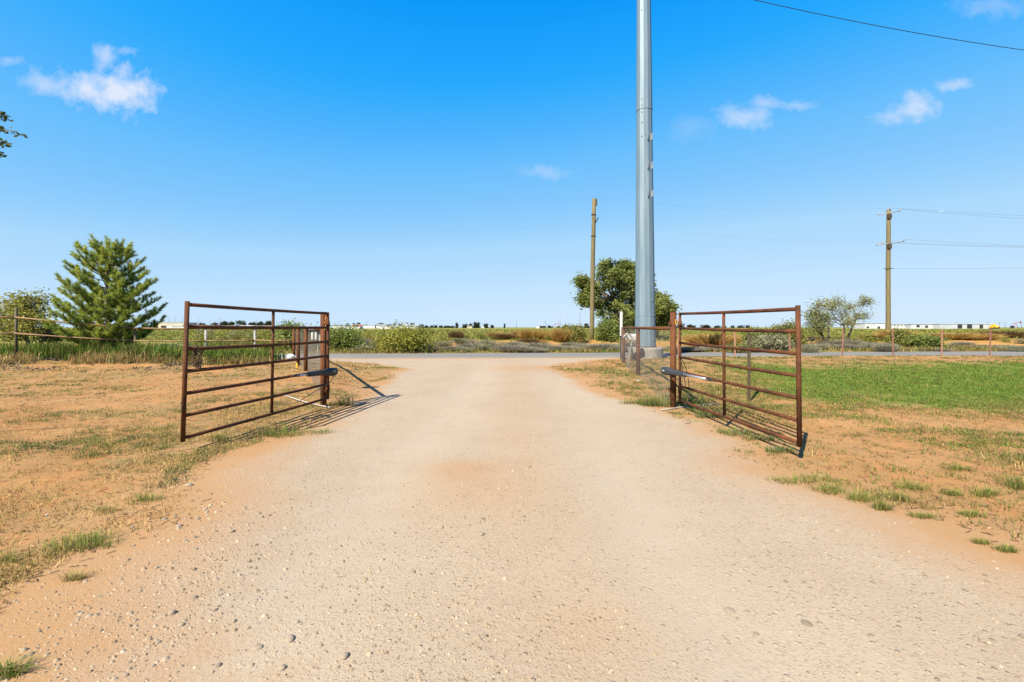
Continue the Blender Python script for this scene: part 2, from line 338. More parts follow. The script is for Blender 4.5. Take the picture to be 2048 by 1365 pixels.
bankn = 2 * (fbm(x_ * .15, y_ * .1 + 30, 2) - .5)
fieldm = sstep(.0, 1.0, vv) * (1 - .55 * sstep(1.0, 2.5, vv) * sstep(9, 6.5, vv + bankn))
bank = sstep(-13, -8, x_) * sstep(2.8, 4.8, vv + bankn) * sstep(11.5, 9, vv + bankn) * (.7 + .3 * sstep(.4, .55, fbm(x_ * .3, y_ * .3, 3)))
leftroad = sstep(-8.5, -10.5, x_) * sstep(14.5, 16.5, y_) * near
lawn = np.maximum(lawn, leftroad * .8)
sandp = .30 * np.exp(-((x_ - .1 - .3 * (fbm(y_ * .5, y_ * 0 + 3, 2) - .5)) / .38) ** 2) * sstep(1, 3, y_) * (fbm(x_ * 1.5, y_ * .5, 3) + .3) + np.exp(-(((x_ + .38 + .05 * (y_ - 4)) / .42) ** 2 + ((y_ - 3.6) / .55) ** 2)) * .55 + np.exp(-(((x_ + .48) / .34) ** 2 + ((y_ - 4.15) / .28) ** 2)) * .75 + np.exp(-(((x_ - 1.0) / 1.9) ** 2 + ((y_ - 14.2) / 1.1) ** 2)) * .8 + np.exp(-(((x_ - .35) / .25) ** 2 + ((y_ - 1.95) / .25) ** 2)) * .35
C1 = np.stack([grav, thatch, fieldm, sstep(-1.3, .4, dd + wob * .9) * near], -1).astype(np.float32); C2 = np.stack([lawn, bank, np.clip(sandp, 0, 1) * sstep(-.2, .4, dd), np.clip(tracks(x_, y_), 0, 1) * sstep(0, .6, dd)], -1).astype(np.float32)
cxq = V[quads].mean(1); dq = drive_dist(cxq[:, 0], cxq[:, 1]); vq = cxq[:, 1] - road_near(cxq[:, 0])
is_drive = (dq > 0) & (vq < .25) & (cxq[:, 1] < 20.5); is_field = (vq - ROAD_W > 0.0)
def sub_mesh(name, sel):
    q = quads[sel]; used, inv = np.unique(q, return_inverse=True); q = inv.reshape(q.shape)
    o = np_mesh(name, V[used], q, M['field' if name == 'field' else 'ground'], smooth=True)
    for nm, C in (('Col', C1), ('Col2', C2)):
        a = o.data.color_attributes.new(nm, 'FLOAT_COLOR', 'POINT'); a.data.foreach_set('color', C[used].ravel())
    return o
o = sub_mesh('ground', ~is_drive & ~is_field); tag(o, 'sandy orange dirt and patchy turf around the gate', kind='structure')
o = sub_mesh('driveway', is_drive); tag(o, 'pale gravel driveway running through the open gate to the road', kind='structure')
o = sub_mesh('field', is_field); tag(o, 'green field beyond the road reaching the horizon', kind='structure')
xs = 1.0 * axis([(-300, -60, 20), (-60, 60, 1), (60, 300, 20)]); rows = [0, .03, .5, 1, 1.75, 2.5, 3, 3.47, 3.5]
rv = []; 
for r_ in rows:
    jit = (fbm(xs * .8, xs * 0 + r_ * 3, 3) - .5) * .35 if r_ < .1 or r_ > 3.4 else 0
    zz = .028 * (1 - ((r_ - 1.75) / 1.75) ** 2) + .012
    if r_ in (0, 3.5): zz = -.03
    rv.append(np.stack([xs, road_near(xs) + r_ + jit, np.full(len(xs), zz)], -1))
rv = np.concatenate(rv); ri = np.arange(len(rv)).reshape(len(rows), -1)
o = np_mesh('road', rv, np.stack([ri[:-1, :-1], ri[:-1, 1:], ri[1:, 1:], ri[1:, :-1]], -1).reshape(-1, 4), M['asphalt'], smooth=True); tag(o, 'narrow grey asphalt road crossing behind the gate', kind='structure')

# ------------------------------------------------------------------ grass machinery
def pick(pal, n, var=.18):
    pal = np.array(pal); c = pal[rng.integers(0, len(pal), n)] * (1 + (rng.random((n, 1)) - .5) * 2 * var); return np.clip(c, .005, 1)
def blade_arrays(P, H, W, C, lean=.6, out=None):
    """one bent blade per base point: quad + tip"""
    n = len(P); a = rng.random(n) * 2 * np.pi
    if out is not None: b_ = out + rng.normal(size=(n, 2)) * .6; a = np.arctan2(b_[:, 1], b_[:, 0])
    d = np.stack([np.cos(a), np.sin(a), np.zeros(n)], -1); s = np.stack([-np.sin(a), np.cos(a), np.zeros(n)], -1) * (W[:, None] / 2)
    ln = rng.random(n) * lean; up = np.array([0, 0, 1.])
    m1 = P + d * (H * ln * .35)[:, None] + up * (H * .6)[:, None]; t = P + d * (H * ln)[:, None] + up * (H * (1 - .35 * ln))[:, None]
    v = np.stack([P - s, P + s, m1 + s * .8, m1 - s * .8, t], 1).reshape(-1, 3); b = np.arange(n)[:, None] * 5
    c = np.repeat(C, 5, 0); c[4::5] *= 1.15
    return v, b + np.array([[0, 1, 2, 3]]), b + np.array([[3, 2, 4]]), c
def grass_object(name, P, H, W, C, lean=.6, parent=None, matk='grass'):
    v, q, t, c = blade_arrays(P, H, W, C, lean); return np_mesh(name, v, [q, t], M[matk], parent, c)
def tufts(X, Y, nb, rad, hmin, hmax, wid, pal, tvar=.25, bvar=.2):
    n = len(X); T = pick(pal, n, tvar); sc_ = .6 + .8 * rng.random(n)
    i = np.repeat(np.arange(n), nb); k = len(i); r_ = rad * np.sqrt(rng.random(k)) * sc_[i]; a = rng.random(k) * 2 * np.pi
    x = X[i] + r_ * np.cos(a); y = Y[i] + r_ * np.sin(a)
    P = np.stack([x, y, zt(x, y) - .004], -1); H = (hmin + (hmax - hmin) * rng.random(k)) * sc_[i]; W = wid * (.7 + .6 * rng.random(k)) * np.maximum(1, Y[i] / 6)
    return P, H, W, np.clip(T[i] * (1 + (rng.random((k, 1)) - .5) * 2 * bvar), .005, 1)
def cat(*sets): return [np.concatenate(a) for a in zip(*sets)]
def scatter(n, x0, x1, y0, y1, dens, power=1.0):
    """points inside the box, denser close to the camera, kept with probability dens(x, y)"""
    t = rng.random(n); y = y0 * (y1 / y0) ** t if power else y0 + (y1 - y0) * t; lo = np.maximum(x0, -1.2 * y - .8); hi = np.minimum(x1, 1.2 * y + .8); x = lo + np.maximum(hi - lo, 0) * rng.random(n); k = rng.random(n) < dens(x, y) * (np.abs(x) < 1.2 * y + 1.0); return x[k], y[k]
GREEN = [(.10, .165, .022), (.08, .14, .018), (.14, .19, .03), (.065, .115, .016)]
OLIVE = [(.19, .175, .045), (.15, .15, .04), (.23, .195, .06)]
STRAW = [(.31, .23, .09), (.38, .29, .12), (.25, .175, .07), (.28, .19, .08), (.21, .145, .055)]
SAGE = [(.095, .115, .06), (.12, .135, .08), (.07, .09, .045)]
def turf_side(x, y): return (drive_dist(x, y) < .05 - .25 * rng.random(np.shape(x))) & (y < road_near(x) - .3)
# left: dry yellowed turf
pt = lambda x, y: fbm(np.asarray(x) * .6 + 30, np.asarray(y) * .6 + 11, 4)
fn = lambda x, y: fbm(np.asarray(x) * 2.3 + 3, np.asarray(y) * 2.3 + 21, 3)
X, Y = scatter(34000, -21, -1.3, 1.7, 17.5, lambda x, y: turf_side(x, y) * (.10 + .90 * sstep(.38, .56, pt(x, y)) * sstep(.34, .58, fn(x, y))))
A = tufts(X, Y, 9, .07, .012, .045, .0045, [(r_c * 1.3, g_c * 1.25, b_c * 1.2) for r_c, g_c, b_c in STRAW] * 4 + OLIVE)
X, Y = scatter(19000, -21, -1.3, 1.7, 17.5, lambda x, y: turf_side(x, y) * sstep(.43, .58, fbm(x * .8 + 90, y * .8 + 31, 4)) * sstep(.40, .60, fn(x, y)))
B = tufts(X, Y, 9, .055, .015, .06, .0045, OLIVE * 2 + GREEN + SAGE)
G = grass_object('dry_turf_grass', *cat(A, B), lean=1.9); tag(G, 'dry yellowed short grass on the dirt left of the driveway', 'grass', kind='stuff')
# right: sparse green tufts on the dirt, then the lawn
X, Y = scatter(26000, 1.2, 21, 2.2, 18.5, lambda x, y: turf_side(x, y) * (.04 + sstep(.40, .56, pt(x, y) + .06 * sstep(4, 7, y)) * sstep(.40, .58, fn(x, y))) * (1 - .6 * lawn_mask(x, y)))
A = tufts(X, Y, 10, .055, .02, .07, .0045, GREEN * 2 + OLIVE * 2 + STRAW)
X, Y = scatter(52000, 1.2, 21, 2.4, 18.5, lambda x, y: turf_side(x, y) * (.05 + sstep(.34, .54, fbm(x * .7 + 9, y * .7 + 61, 4)) * sstep(.34, .56, fn(x, y))) * (.7 + .3 * sstep(4.5, 7, y)) * (1 - .8 * lawn_mask(x, y)))
B = tufts(X, Y, 8, .06, .012, .045, .0045, STRAW * 3 + OLIVE * 3)
G = grass_object('sparse_turf_grass', *cat(A, B), lean=1.8); tag(G, 'sparse green and straw grass tufts on the dirt right of the driveway', 'grass', kind='stuff')
X, Y = scatter(56000, 2.5, 22, 4.8, 15.5, lambda x, y: turf_side(x, y) * lawn_mask(x, y) * np.maximum(sstep(.25, .5, fn(x, y)), sstep(7.6, 9, y) * sstep(14, 12.5, y)))
G = grass_object('lawn_grass', *tufts(X, Y, 7, .075, .014, .045, .005, [(.128, .205, .026), (.10, .172, .021), (.165, .228, .034), (.088, .145, .019), (.18, .215, .038)]), lean=1.2); tag(G, 'lush green lawn grass behind the right gate leaf', 'grass', kind='stuff')
# tall grass along the left fence, verge on the road sides
def left_tall(x, y): return sstep(-8.4, -11.5, x + 1.2 * (fbm(x * .5, y * .5 + 3, 3) - .5) * 2) * sstep(14.3, 15.2, y + .25 * (x + 13) * 0 + 1.2 * (fbm(x * .6 + 8, y * .6, 3) - .5))
X = -8.5 - 13.5 * rng.random(9000); Y = 13.8 + 4.0 * rng.random(9000); k = (rng.random(9000) < left_tall(X, Y)) & (Y < road_near(X) - .25) & (np.abs(X) < 1.25 * Y)
A = tufts(X[k], Y[k], 8, .09, .28, .62, .008, GREEN * 3 + OLIVE)
k2 = k & (rng.random(9000) < .07); B = tufts(X[k2], Y[k2], 7, .09, .3, .62, .006, STRAW + OLIVE)
xa = -8.4 - 9 * rng.random(500); ya = 13.9 + 1.6 * rng.random(500) + .12 * (xa + 12); kk = rng.random(500) < sstep(.45, .6, fbm(xa * .9, ya * .9, 3))
Cc = tufts(xa[kk], ya[kk], 18, .14, .10, .36, .006, STRAW * 2 + OLIVE)
G = grass_object('tall_verge_grass', *cat(A, B, Cc), lean=.9); tag(G, 'tall green and straw grass growing along the left pipe fence', 'grass', kind='stuff')
X = -45 + 90 * rng.random(9000); vo = rng.random(9000) ** 1.5 * 3.0; Y = road_near(X) + ROAD_W + .15 + vo; k = (np.abs(X) < 1.2 * Y) & (rng.random(9000) < sstep(.35, .6, fbm(X * .4, Y * .4, 3)) + .25)
G = grass_object('roadside_grass', *tufts(X[k], Y[k], 6, .16, .08, .26, .006, GREEN + OLIVE * 3 + STRAW), lean=.8); tag(G, 'low mixed grass on the far verge of the road', 'grass', kind='stuff')
n = 26000; Y = 29.5 * (170 / 29.5) ** rng.random(n); X = (rng.random(n) * 2 - 1) * 1.2 * Y; k = rng.random(n) < sstep(.3, .62, fbm(X * .12, Y * .35, 4)) * sstep(6, 9, Y - road_near(X) - ROAD_W)
G = grass_object('field_grass', *tufts(X[k], Y[k], 4, .3, .10, .30, .010, [(.16, .18, .032), (.13, .16, .026), (.21, .195, .042), (.26, .20, .06), (.18, .185, .036)]), lean=.9); tag(G, 'green and yellow field grass beyond the road', 'grass', kind='stuff')

# ------------------------------------------------------------------ gates
def lerp(a, b, t): return Vector(a) * (1 - t) + Vector(b) * t
POST_L = (-3.04, 7.34); POST_R = (2.60, 7.34)
def make_gate(hinge, end, ztops, zbots, lean, label):
    root = empty('pipe_gate', (hinge[0], hinge[1], z1(*hinge)), label, 'gate', 'leaves of the open pipe gate')
    off = Vector((hinge[0], hinge[1], root.location.z))
    H = lambda z, t: Vector((hinge[0] + (end[0] - hinge[0]) * t + lean[0] * (z - .1) * t, hinge[1] + (end[1] - hinge[1]) * t, z)) - off
    zt_ = lambda t: ztops[0] * (1 - t) + ztops[1] * t; zb_ = lambda t: zbots[0] * (1 - t) + zbots[1] * t
    for t, r_, ex in ((0, .021, .02), (1, .0225, .035)):
        MB().tube([H(zb_(t) - ex, t), H(zt_(t) + ex, t)], r_, 14).build('upright', M['rust'], root)
    zs = lambda t: [zt_(t) + (zb_(t) - zt_(t)) * k / 6 for k in range(7)]
    for a, b in zip(zs(0), zs(1)):
        pts = [H(a * (1 - t) + b * t - .006 * math.sin(math.pi * t), t) for t in np.linspace(.004, .996, 7)]
        MB().tube(pts, .0198, 12).build('rail', M['rust'], root)
    tm = .495; up = MB()
    za, zb = zt_(tm), zb_(tm)
    up.tube([H(za - .002, tm), H(zb + .002, tm)], .0185, 12).build('centre_upright', M['rust'], root)
    for z in (zt_(0) - .16, zb_(0) + .16):
        c = H(z, 0); MB().tube([c + Vector((0, .0, -.045)), c + Vector((0, .0, .045))], .030, 12).build('hinge_barrel', M['rust2'], root)
    return root, H
GL, HL = make_gate((-2.945, 7.28), (-3.40, 4.70), (1.50, 1.515), (.15, .135), (.032, 0), 'rusty pipe gate leaf left of the driveway, swung open beside the pine side')
GR, HR = make_gate((2.675, 7.25), (2.755, 4.36), (1.495, 1.455), (.115, .172), (-.012, 0), 'rusty pipe gate leaf right of the driveway, swung open in front of the lawn')
GL['label'] = 'rusty brown pipe gate leaf on the left, chain hanging on its free end'
GR['label'] = 'rusty brown pipe gate leaf on the right, open in front of the lawn'

def gate_post(p, label, side):
    z0 = z1(*p); root = empty('gate_post', (p[0], p[1], z0), label, 'gate post', 'posts of the driveway gate')
    h = 1.52 - z0
    MB().tube([(0, 0, -.25), (0, 0, h)], .048, 18).build('pipe', M['rust2'], root)
    MB().tube([(0, 0, h), (0, 0, h + .008)], [.050, .044], 18).build('cap', M['rust'], root)
    for z in (1.34, .27):
        MB().box((side * -.062, -.03, z - z0), (.05, .016, .05)).build('hinge_tab', M['rust'], root)
    return root, z0
PL, zl = gate_post(POST_L, 'stout rusty hinge post of the left gate leaf', -1)
PR, zr = gate_post(POST_R, 'stout rusty hinge post of the right gate leaf with yellow sticker', 1)
st = MB().box((.035, -.047, 1.365 - zr), (.052, .006, .085), R(36)).build('sticker', M['yellow'], PR)
MB().box((.0332, -.0505, 1.367 - zr), (.016, .004, .03), R(36)).build('printed_mark', M['black'], st)
fl = MB()
for i in range(9):
    fl.box((.045 + random.uniform(-.01, .015), -.035 + random.uniform(-.01, .01), 1.25 + i * .028 + random.uniform(-.01, .01) - zl), (random.uniform(.008, .022), .012, random.uniform(.015, .035)), random.random() * 3)
fl.build('rust_flake', M['orangetag'], PL)

def loft(sections, n=16):
    """sections: (centre, u, v, ru, rv)"""
    m = MB(); b = 0
    for c, uu, vv_, ru, rv in sections:
        for k in range(n):
            a = 2 * math.pi * k / n; ca, sa = math.cos(a), math.sin(a)
            e = .62; x = math.copysign(abs(ca) ** e, ca); y = math.copysign(abs(sa) ** e, sa)
            m.v.append(tuple(Vector(c) + Vector(uu) * x * ru + Vector(vv_) * y * rv))
    for i in range(len(sections) - 1):
        for k in range(n): m.f.append((i * n + k, i * n + (k + 1) % n, (i + 1) * n + (k + 1) % n, (i + 1) * n + k)); m.sm.append(True)
    m.f.append(tuple(reversed(range(n)))); m.sm.append(True); e0 = (len(sections) - 1) * n; m.f.append(tuple(e0 + k for k in range(n))); m.sm.append(True)
    return m
def actuator(p0, p1, mk, label, side):
    p0 = Vector(p0); p1 = Vector(p1); root = empty('gate_actuator', p0, label, 'gate opener', 'swing gate openers')
    d = p1 - p0; Ln = d.length; t = d.normalized(); s = t.cross(Vector((0, 0, 1))).normalized(); u_ = s.cross(t)
    prof = [(-.015, .018, .022), (0, .042, .05), (.03, .052, .062), (.10, .054, .064), (.17, .05, .058), (.24, .041, .046), (.33, .036, .040), (.46, .033, .037), (.56, .032, .036), (.585, .031, .035)]
    loft([(t * a + u_ * (.0), s, u_, ru, rv) for a, ru, rv in prof]).build('housing', M[mk], root)
    MB().tube([t * .58, t * (Ln - .08)], .017, 12).build('rod', M['silver'], root)
    loft([(t * (Ln - .12), s, u_, .017, .02), (t * (Ln - .02), s, u_, .015, .018), (t * (Ln + .0), s, u_, .012, .014)]).build('rod_end', M['black'], root)
    MB().box(t * (Ln - .01) + Vector((side * .03, 0, 0)), (.06, .05, .012)).build('gate_bracket', M['rust2'], root)
    MB().box(Vector((side * .12, .06, -.03)), (.2, .03, .06)).build('post_bracket', M['rust2'], root)
    bd = s if (s.y < 0) else -s
    for k in range(4):
        c = t * (.075 + k * .013) + bd * .0555 + u_ * .008
        MB().box(c, (.006, .009, .013), m=Matrix((bd, t, u_)).transposed()).build('badge_mark', M['badge'], root)
    return root
actuator((-2.78, 7.18, .585), (-3.06, 6.35, .60), 'black', 'swing gate opener, darkened for shade, fixed to the left gate post', -1)  # housing darker than its twin: the shaded side is put into its colour
actuator((2.39, 7.20, .60), (2.665, 6.05, .575), 'charcoal', 'charcoal swing gate opener with silver rod on the right gate post', 1)

# chain slung over the third rail of the left leaf
ch = empty('chain', (HL(1.05, .965) + Vector(GL.location)), 'rusty chain slung over a rail at the free end of the left gate', 'chain')
lk = MB()
ring = [Vector((.012 * math.cos(a), 0, .019 * math.sin(a) + (.006 if math.sin(a) > 0 else -.006))) for a in np.linspace(0, 2 * math.pi, 13)]
lk.tube(ring, .0038, 6, cap=False); l0 = lk.build('link', M['chain'], ch)
path = []
for i in range(30):
    s_ = i / 29; dz = .035 - .205 * (1 - abs(2 * s_ - 1) ** 1.6) if True else 0
    path.append(Vector((.0 + .02 * math.sin(i), -.035 - .0 + .12 * (s_ - .5) * 2 * -1 * .55 + .10, dz - .02)))
for i in range(30):
    o = l0 if i == 0 else l0.copy()
    if i: col.objects.link(o); o.parent = ch
    a = path[max(i - 1, 0)]; b = path[min(i + 1, 29)]; q = (b - a).to_track_quat('Z', 'Y'); o.rotation_mode = 'QUATERNION'
    o.rotation_quaternion = q @ Matrix.Rotation(R(90 * (i % 2)), 4, 'Z').to_quaternion(); o.location = path[i]
for i in range(9):
    o = l0.copy(); col.objects.link(o); o.parent = ch; a = i / 9 * 6.283; o.location = (.026 * math.cos(a), .02 + .006 * i, .026 * math.sin(a)); o.rotation_quaternion = Matrix.Rotation(a, 4, 'Y').to_quaternion() @ Matrix.Rotation(R(90 * (i % 2)), 4, 'Z').to_quaternion()
MB().box((.0, .03, -.055), (.035, .016, .03)).tube([(-.01, .03, -.04), (-.01, .03, -.018), (0, .03, -.010), (.01, .03, -.018), (.01, .03, -.04)], .003, 6).build('padlock', M['black'], ch)

# ------------------------------------------------------------------ wing fences (pipe rail, posts, woven wire)
def wing(pts, rail_z, label, postr, pm, end_extra=None):
    root = empty('wing_fence', (pts[0][0], pts[0][1], z1(*pts[0])), label, 'fence', 'fences flanking the gate'); off = Vector(root.location)
    MB().tube([Vector((p[0], p[1], rail_z)) - off for p in pts], .034, 12).build('top_rail', M['rust2'], root)
    for p in pts[1:]:
        g_ = z1(*p); MB().tube([Vector((p[0], p[1], g_ - .2)) - off, Vector((p[0], p[1], rail_z - .03)) - off], postr, 12).build('post', M[pm], root)
    wm = MB()
    for a, b in zip(pts[:-1], pts[1:]):
        A_ = Vector((a[0], a[1], 0)); B_ = Vector((b[0], b[1], 0)); Ln = (B_ - A_).length; s_ = (B_ - A_).normalized(); nrm = Vector((-s_.y, s_.x, 0)) * (.05 if a[0] > 0 else -.05)
        nv = int(Ln / .075)
        for i in range(nv + 1):
            q = A_ + s_ * (Ln * i / nv) + nrm; g_ = z1(q.x, q.y); j = random.uniform(-.006, .006)
            wm.tube([q + Vector((j, j, g_)) - off, q + Vector((-j, 0, rail_z - .03)) - off], .0016, 3, cap=False)
        for z in (.04, .12, .2, .29, .38, .48, .58, .69, .80, .92, 1.04, 1.16):
            pp = []
            for i in range(9):
                q = A_ + s_ * (Ln * i / 8) + nrm; pp.append(q + Vector((0, 0, z + z1(q.x, q.y) * (1 - z / 1.3) - .008 * math.sin(math.pi * i / 8))) - off)
            wm.tube(pp, .0018, 3, cap=False)
    wm.build('woven_wire', M['wire'], root); return root
wing([(-3.09, 7.38), (-5.55, 12.25), (-7.0, 14.9), (-8.1, 16.9)], 1.26, 'rusty pipe wing fence with woven wire behind the left gate leaf', .052, 'rust2')
wing([(2.64, 7.39), (3.38, 12.2), (3.93, 16.0), (4.42, 18.2)], 1.26, 'rusty pipe wing fence with woven wire behind the right gate leaf', .055, 'rust2')

# ------------------------------------------------------------------ left pipe fence along the road
def prail_fence():
    P = [(pxd(-150, 14.0), 14.0, 1.65, 1.12, 1.95), (-15.8, 14.5, 1.60, 1.09, 1.92), (-13.0, 15.7, 1.255, .82, 1.27), (-10.9, 16.2, 1.245, .80, 1.28), (-9.6, 17.0, 1.24, .80, 1.27), (-8.15, 17.0, 1.235, .80, 1.3)]
    root = empty('pipe_fence', (P[1][0], P[1][1], z1(P[1][0], P[1][1])), 'two rail pipe fence in tall grass in front of the pine', 'fence'); off = Vector(root.location)
    for i, p in enumerate(P):
        MB().tube([Vector((p[0], p[1], z1(p[0], p[1]) - .2)) - off, Vector((p[0], p[1], p[4])) - off], .038 if i != 4 else .045, 10).build('post', M['greypost' if i in (3, 4) else 'tpost'], root)
    for k in (2, 3):
        for a, b in zip(P[:-1], P[1:]):
            n_ = Vector((0, -.045, 0))
            pts = [Vector((a[0] + (b[0] - a[0]) * t, a[1] + (b[1] - a[1]) * t, a[k] + (b[k] - a[k]) * t - .02 * math.sin(math.pi * t))) + n_ - off for t in np.linspace(0, .999, 5)]
            MB().tube(pts, .026, 8).build('rail', M['rustrail'], root)
prail_fence()

# ------------------------------------------------------------------ steel monopole
def monopole():
    bx, by = 5.36, 18.3; root = empty('steel_monopole', (bx, by, z1(bx, by)), 'tall pale grey galvanised steel power pole on round concrete base', 'power pole')
    n = 12; lean = -.0042
    def ring(z, r_): return [(lean * z + r_ * math.cos(2 * math.pi * (k + .38) / n), r_ * math.sin(2 * math.pi * (k + .38) / n), z) for k in range(n)]
    rad = lambda z: .405 - .0101 * z
    def shaft(z0, z1_, extra, nm):
        m = MB(); zs = [z0, (z0 + z1_) / 2, z1_]
        for z in zs: m.v += ring(z, rad(z) + extra)
        for i in range(2):
            for k in range(n): m.f.append((i * n + k, i * n + (k + 1) % n, (i + 1) * n + (k + 1) % n, (i + 1) * n + k)); m.sm.append(False)
        m.f.append(tuple(reversed(range(n)))); m.sm.append(False); m.f.append(tuple(2 * n + k for k in range(n))); m.sm.append(False)
        return m.build(nm, M['galv'], root)
    zj = zpx(224, 18.3); zb = zpx(634, 18.3)
    shaft(.5, zb - .006, .006, 'base_section'); shaft(zb + .006, zj - .012, 0, 'lower_section'); shaft(zj, 31, .013, 'upper_section')
    for z, e in ((zb, .002), (zj - .006, .006)):
        m = MB(); m.v += ring(z - .0065, rad(z) + e); m.v += ring(z + .0065, rad(z) + e)
        for k in range(n): m.f.append((k, (k + 1) % n, n + (k + 1) % n, n + k)); m.sm.append(False)
        m.build('seam', M['seam'], root)
    f = MB(); cr = [(.69, -.2), (.69, .40), (.67, .455), (.63, .47), (.0, .47)]
    for r_, z in cr:
        for k in range(40): f.v.append((r_ * math.cos(2 * math.pi * k / 40), r_ * math.sin(2 * math.pi * k / 40), z))
    for i in range(4):
        for k in range(40): f.f.append((i * 40 + k, i * 40 + (k + 1) % 40, (i + 1) * 40 + (k + 1) % 40, (i + 1) * 40 + k)); f.sm.append(i in (1, 2))
    f.build('concrete_foundation', M['concrete'], root)
    m = MB(); m.v += ring(.47, .435) + ring(.505, .435)
    for k in range(n): m.f.append((k, (k + 1) % n, n + (k + 1) % n, n + k)); m.sm.append(False)
    m.f.append(tuple(n + k for k in range(n))); m.sm.append(False); m.build('base_plate', M['rust2'], root)
    def at_face(k, z, out):                                 # centre of facet k
        a = 2 * math.pi * (k + .88) / n; r_ = rad(z) * math.cos(math.pi / n) + out; return Vector((lean * z + r_ * math.cos(a), r_ * math.sin(a), z)), a
    for y in (272, 330, 387):
        z = zpx(y, 17.9)
        for k in (8, 9):
            c, a = at_face(k, z, .045); c += Vector((-math.sin(a), math.cos(a), 0)) * .05
            b = MB().box(c, (.10, .018, .26), a).build('step_bracket', M['galvdark'], root)
            MB().tube([c + Vector((-.02 * math.sin(a), .02 * math.cos(a), .1)), c + Vector((.03 * math.sin(a), -.03 * math.cos(a), .1))], .014, 6).build('bracket_bolt', M['galv'], b)
    for k, ys in ((7, (14, 195, 207, 221, 242, 270)), (9, (601, 632, 650, 681))):
        for y in ys:
            z = zpx(y, 17.9); c, a = at_face(k, z, .012); d = Vector((math.cos(a), math.sin(a), 0))
            MB().tube([c - d * .02, c + d * .03], .020, 6).build('bolt', M['galvdark'], root)
    return root
monopole()

# ------------------------------------------------------------------ roadside things by the right wing fence
t = empty('marker_post', (4.42, 18.42, z1(4.42, 18.42)), 'slim marker post, white above and black below, at the end of the wing fence', 'marker post')
MB().box((0, 0, .33), (.075, .03, 1.3), R(-20)).build('lower_post', M['black'], t)
wp = MB().box((0, -.008, 1.42), (.105, .05, .98), R(-20)).build('marker_sleeve', M['white'], t, .006)
for z, h_ in ((1.72, .05), (1.56, .03), (1.45, .09), (1.27, .03), (1.12, .12)):
    MB().box((-.006, -.0335, z), (.045, .006, h_), R(-20)).build('faded_print', M['bgrey'], wp)
t = empty('mailbox', (pxd(1263, 17.2), 17.2, z1(pxd(1263, 17.2), 17.2)), 'white mailbox on a post between fence and steel pole', 'mailbox')
mb = MB(); sec = [(-.11 * math.cos(a), .11 * max(0, math.sin(a)) ** .9 if True else 0) for a in np.linspace(0, math.pi, 9)]
pr = [(-.11, -.1)] + [(x, y + .02) for x, y in sec] + [(.11, -.1)]
for yb in (-.25, .25): mb.v += [(yb, x, .88 + z) for x, z in pr]
k_ = len(pr); mb.f += [(i, (i + 1) % k_, k_ + (i + 1) % k_, k_ + i) for i in range(k_)] + [tuple(range(k_)), tuple(reversed(range(k_, 2 * k_)))]; mb.sm += [False] * (k_ + 2)
mb.build('box', M['white'], t); MB().tube([(0, 0, -.2), (0, 0, .78)], .04, 8).build('post', M['wood'], t)
bx, by = px(1259, 735, .02); t = empty('bent_pipe', (bx, by, z1(bx, by)), 'grey pipe bent over at the top beside the right wing fence', 'pipe')
MB().tube([(-.05, 0, -.2), (-.02, 0, .3), (.06, 0, .72), (.085, 0, .9), (.03, 0, 1.03), (-.08, 0, 1.07), (-.17, 0, .99), (-.18, 0, .92)], .026, 10).build('pipe_run', M['greypost'], t)
MB().tube([(.055, 0, .68), (.07, 0, .74)], .04, 8).build('coupling', M['galvdark'], t)
def conduit(a, b, label, nm='conduit'):
    pts = [Vector((a[0] + (b[0] - a[0]) * s_, a[1] + (b[1] - a[1]) * s_, 0)) for s_ in np.linspace(0, 1, 9)]
    pts = [Vector((p.x, p.y, .5 * (z1(p.x, p.y) + z1(*a) * (1 - i / 8) + z1(*b) * i / 8) + .02)) for i, p in enumerate(pts)]
    o = MB().tube(pts, .010, 8).build(nm, M['offwhite'], None); tag(o, label, 'conduit', 'white conduits on the ground')
conduit(px(570, 800), px(662, 819), 'white plastic conduit on the ground at the foot of the left gate post')
conduit(px(1322, 823), px(1437, 803), 'white plastic conduit on the ground under the right gate leaf')
def cable(name, pts, label, r_=.006):
    P = [Vector(p) for p in pts]; out = []
    for i in range(len(P) - 1):
        p0 = P[max(i - 1, 0)]; p1 = P[i]; p2 = P[i + 1]; p3 = P[min(i + 2, len(P) - 1)]
        for s_ in np.linspace(0, 1, 6)[:-1]:
            out.append(.5 * ((2 * p1) + (p2 - p0) * s_ + (2 * p0 - 5 * p1 + 4 * p2 - p3) * s_ ** 2 + (3 * p1 - p0 - 3 * p2 + p3) * s_ ** 3))
    out.append(P[-1]); o = MB().tube(out, r_, 6).build(name, M['cable'], None); tag(o, label, 'cable')
cable('cable', [(2.42, 7.2, .56), (2.62, 7.18, .45), (2.75, 7.22, .30), (2.72, 7.2, .5), (2.68, 7.22, .78), (2.76, 7.2, .6), (2.80, 7.2, .28), (2.70, 7.2, .05)], 'black cable looped round the foot of the right gate post')
cable('cable', [(-2.80, 7.16, .54), (-2.86, 7.16, .42), (-3.0, 7.2, .33), (-3.25, 7.3, .2), (-3.5, 7.35, .06), (-3.9, 7.4, .03)], 'black cable drooping from the left gate opener to the ground')
bx, by = -3.72, 8.75; t = empty('control_box', (bx, by, 1.02), 'small control box with two white tubes hung on the left wing fence', 'control box')
MB().box((.09, -.03, .09), (.12, .08, .19)).build('box', M['offwhite'], t, .006); MB().box((0, -.03, .21), (.32, .14, .03)).build('hood', M['black'], t, .006)
for x in (-.09, -.02): MB().tube([(x, -.05, .005), (x, -.05, .03), (x, -.05, .15), (x, -.05, .185)], [.018, .028, .028, .018], 10).build('tube', M['white'], t)
MB().box((-.02, .02, -.03), (.02, .02, .5)).build('mount_bar', M['wire'], t)
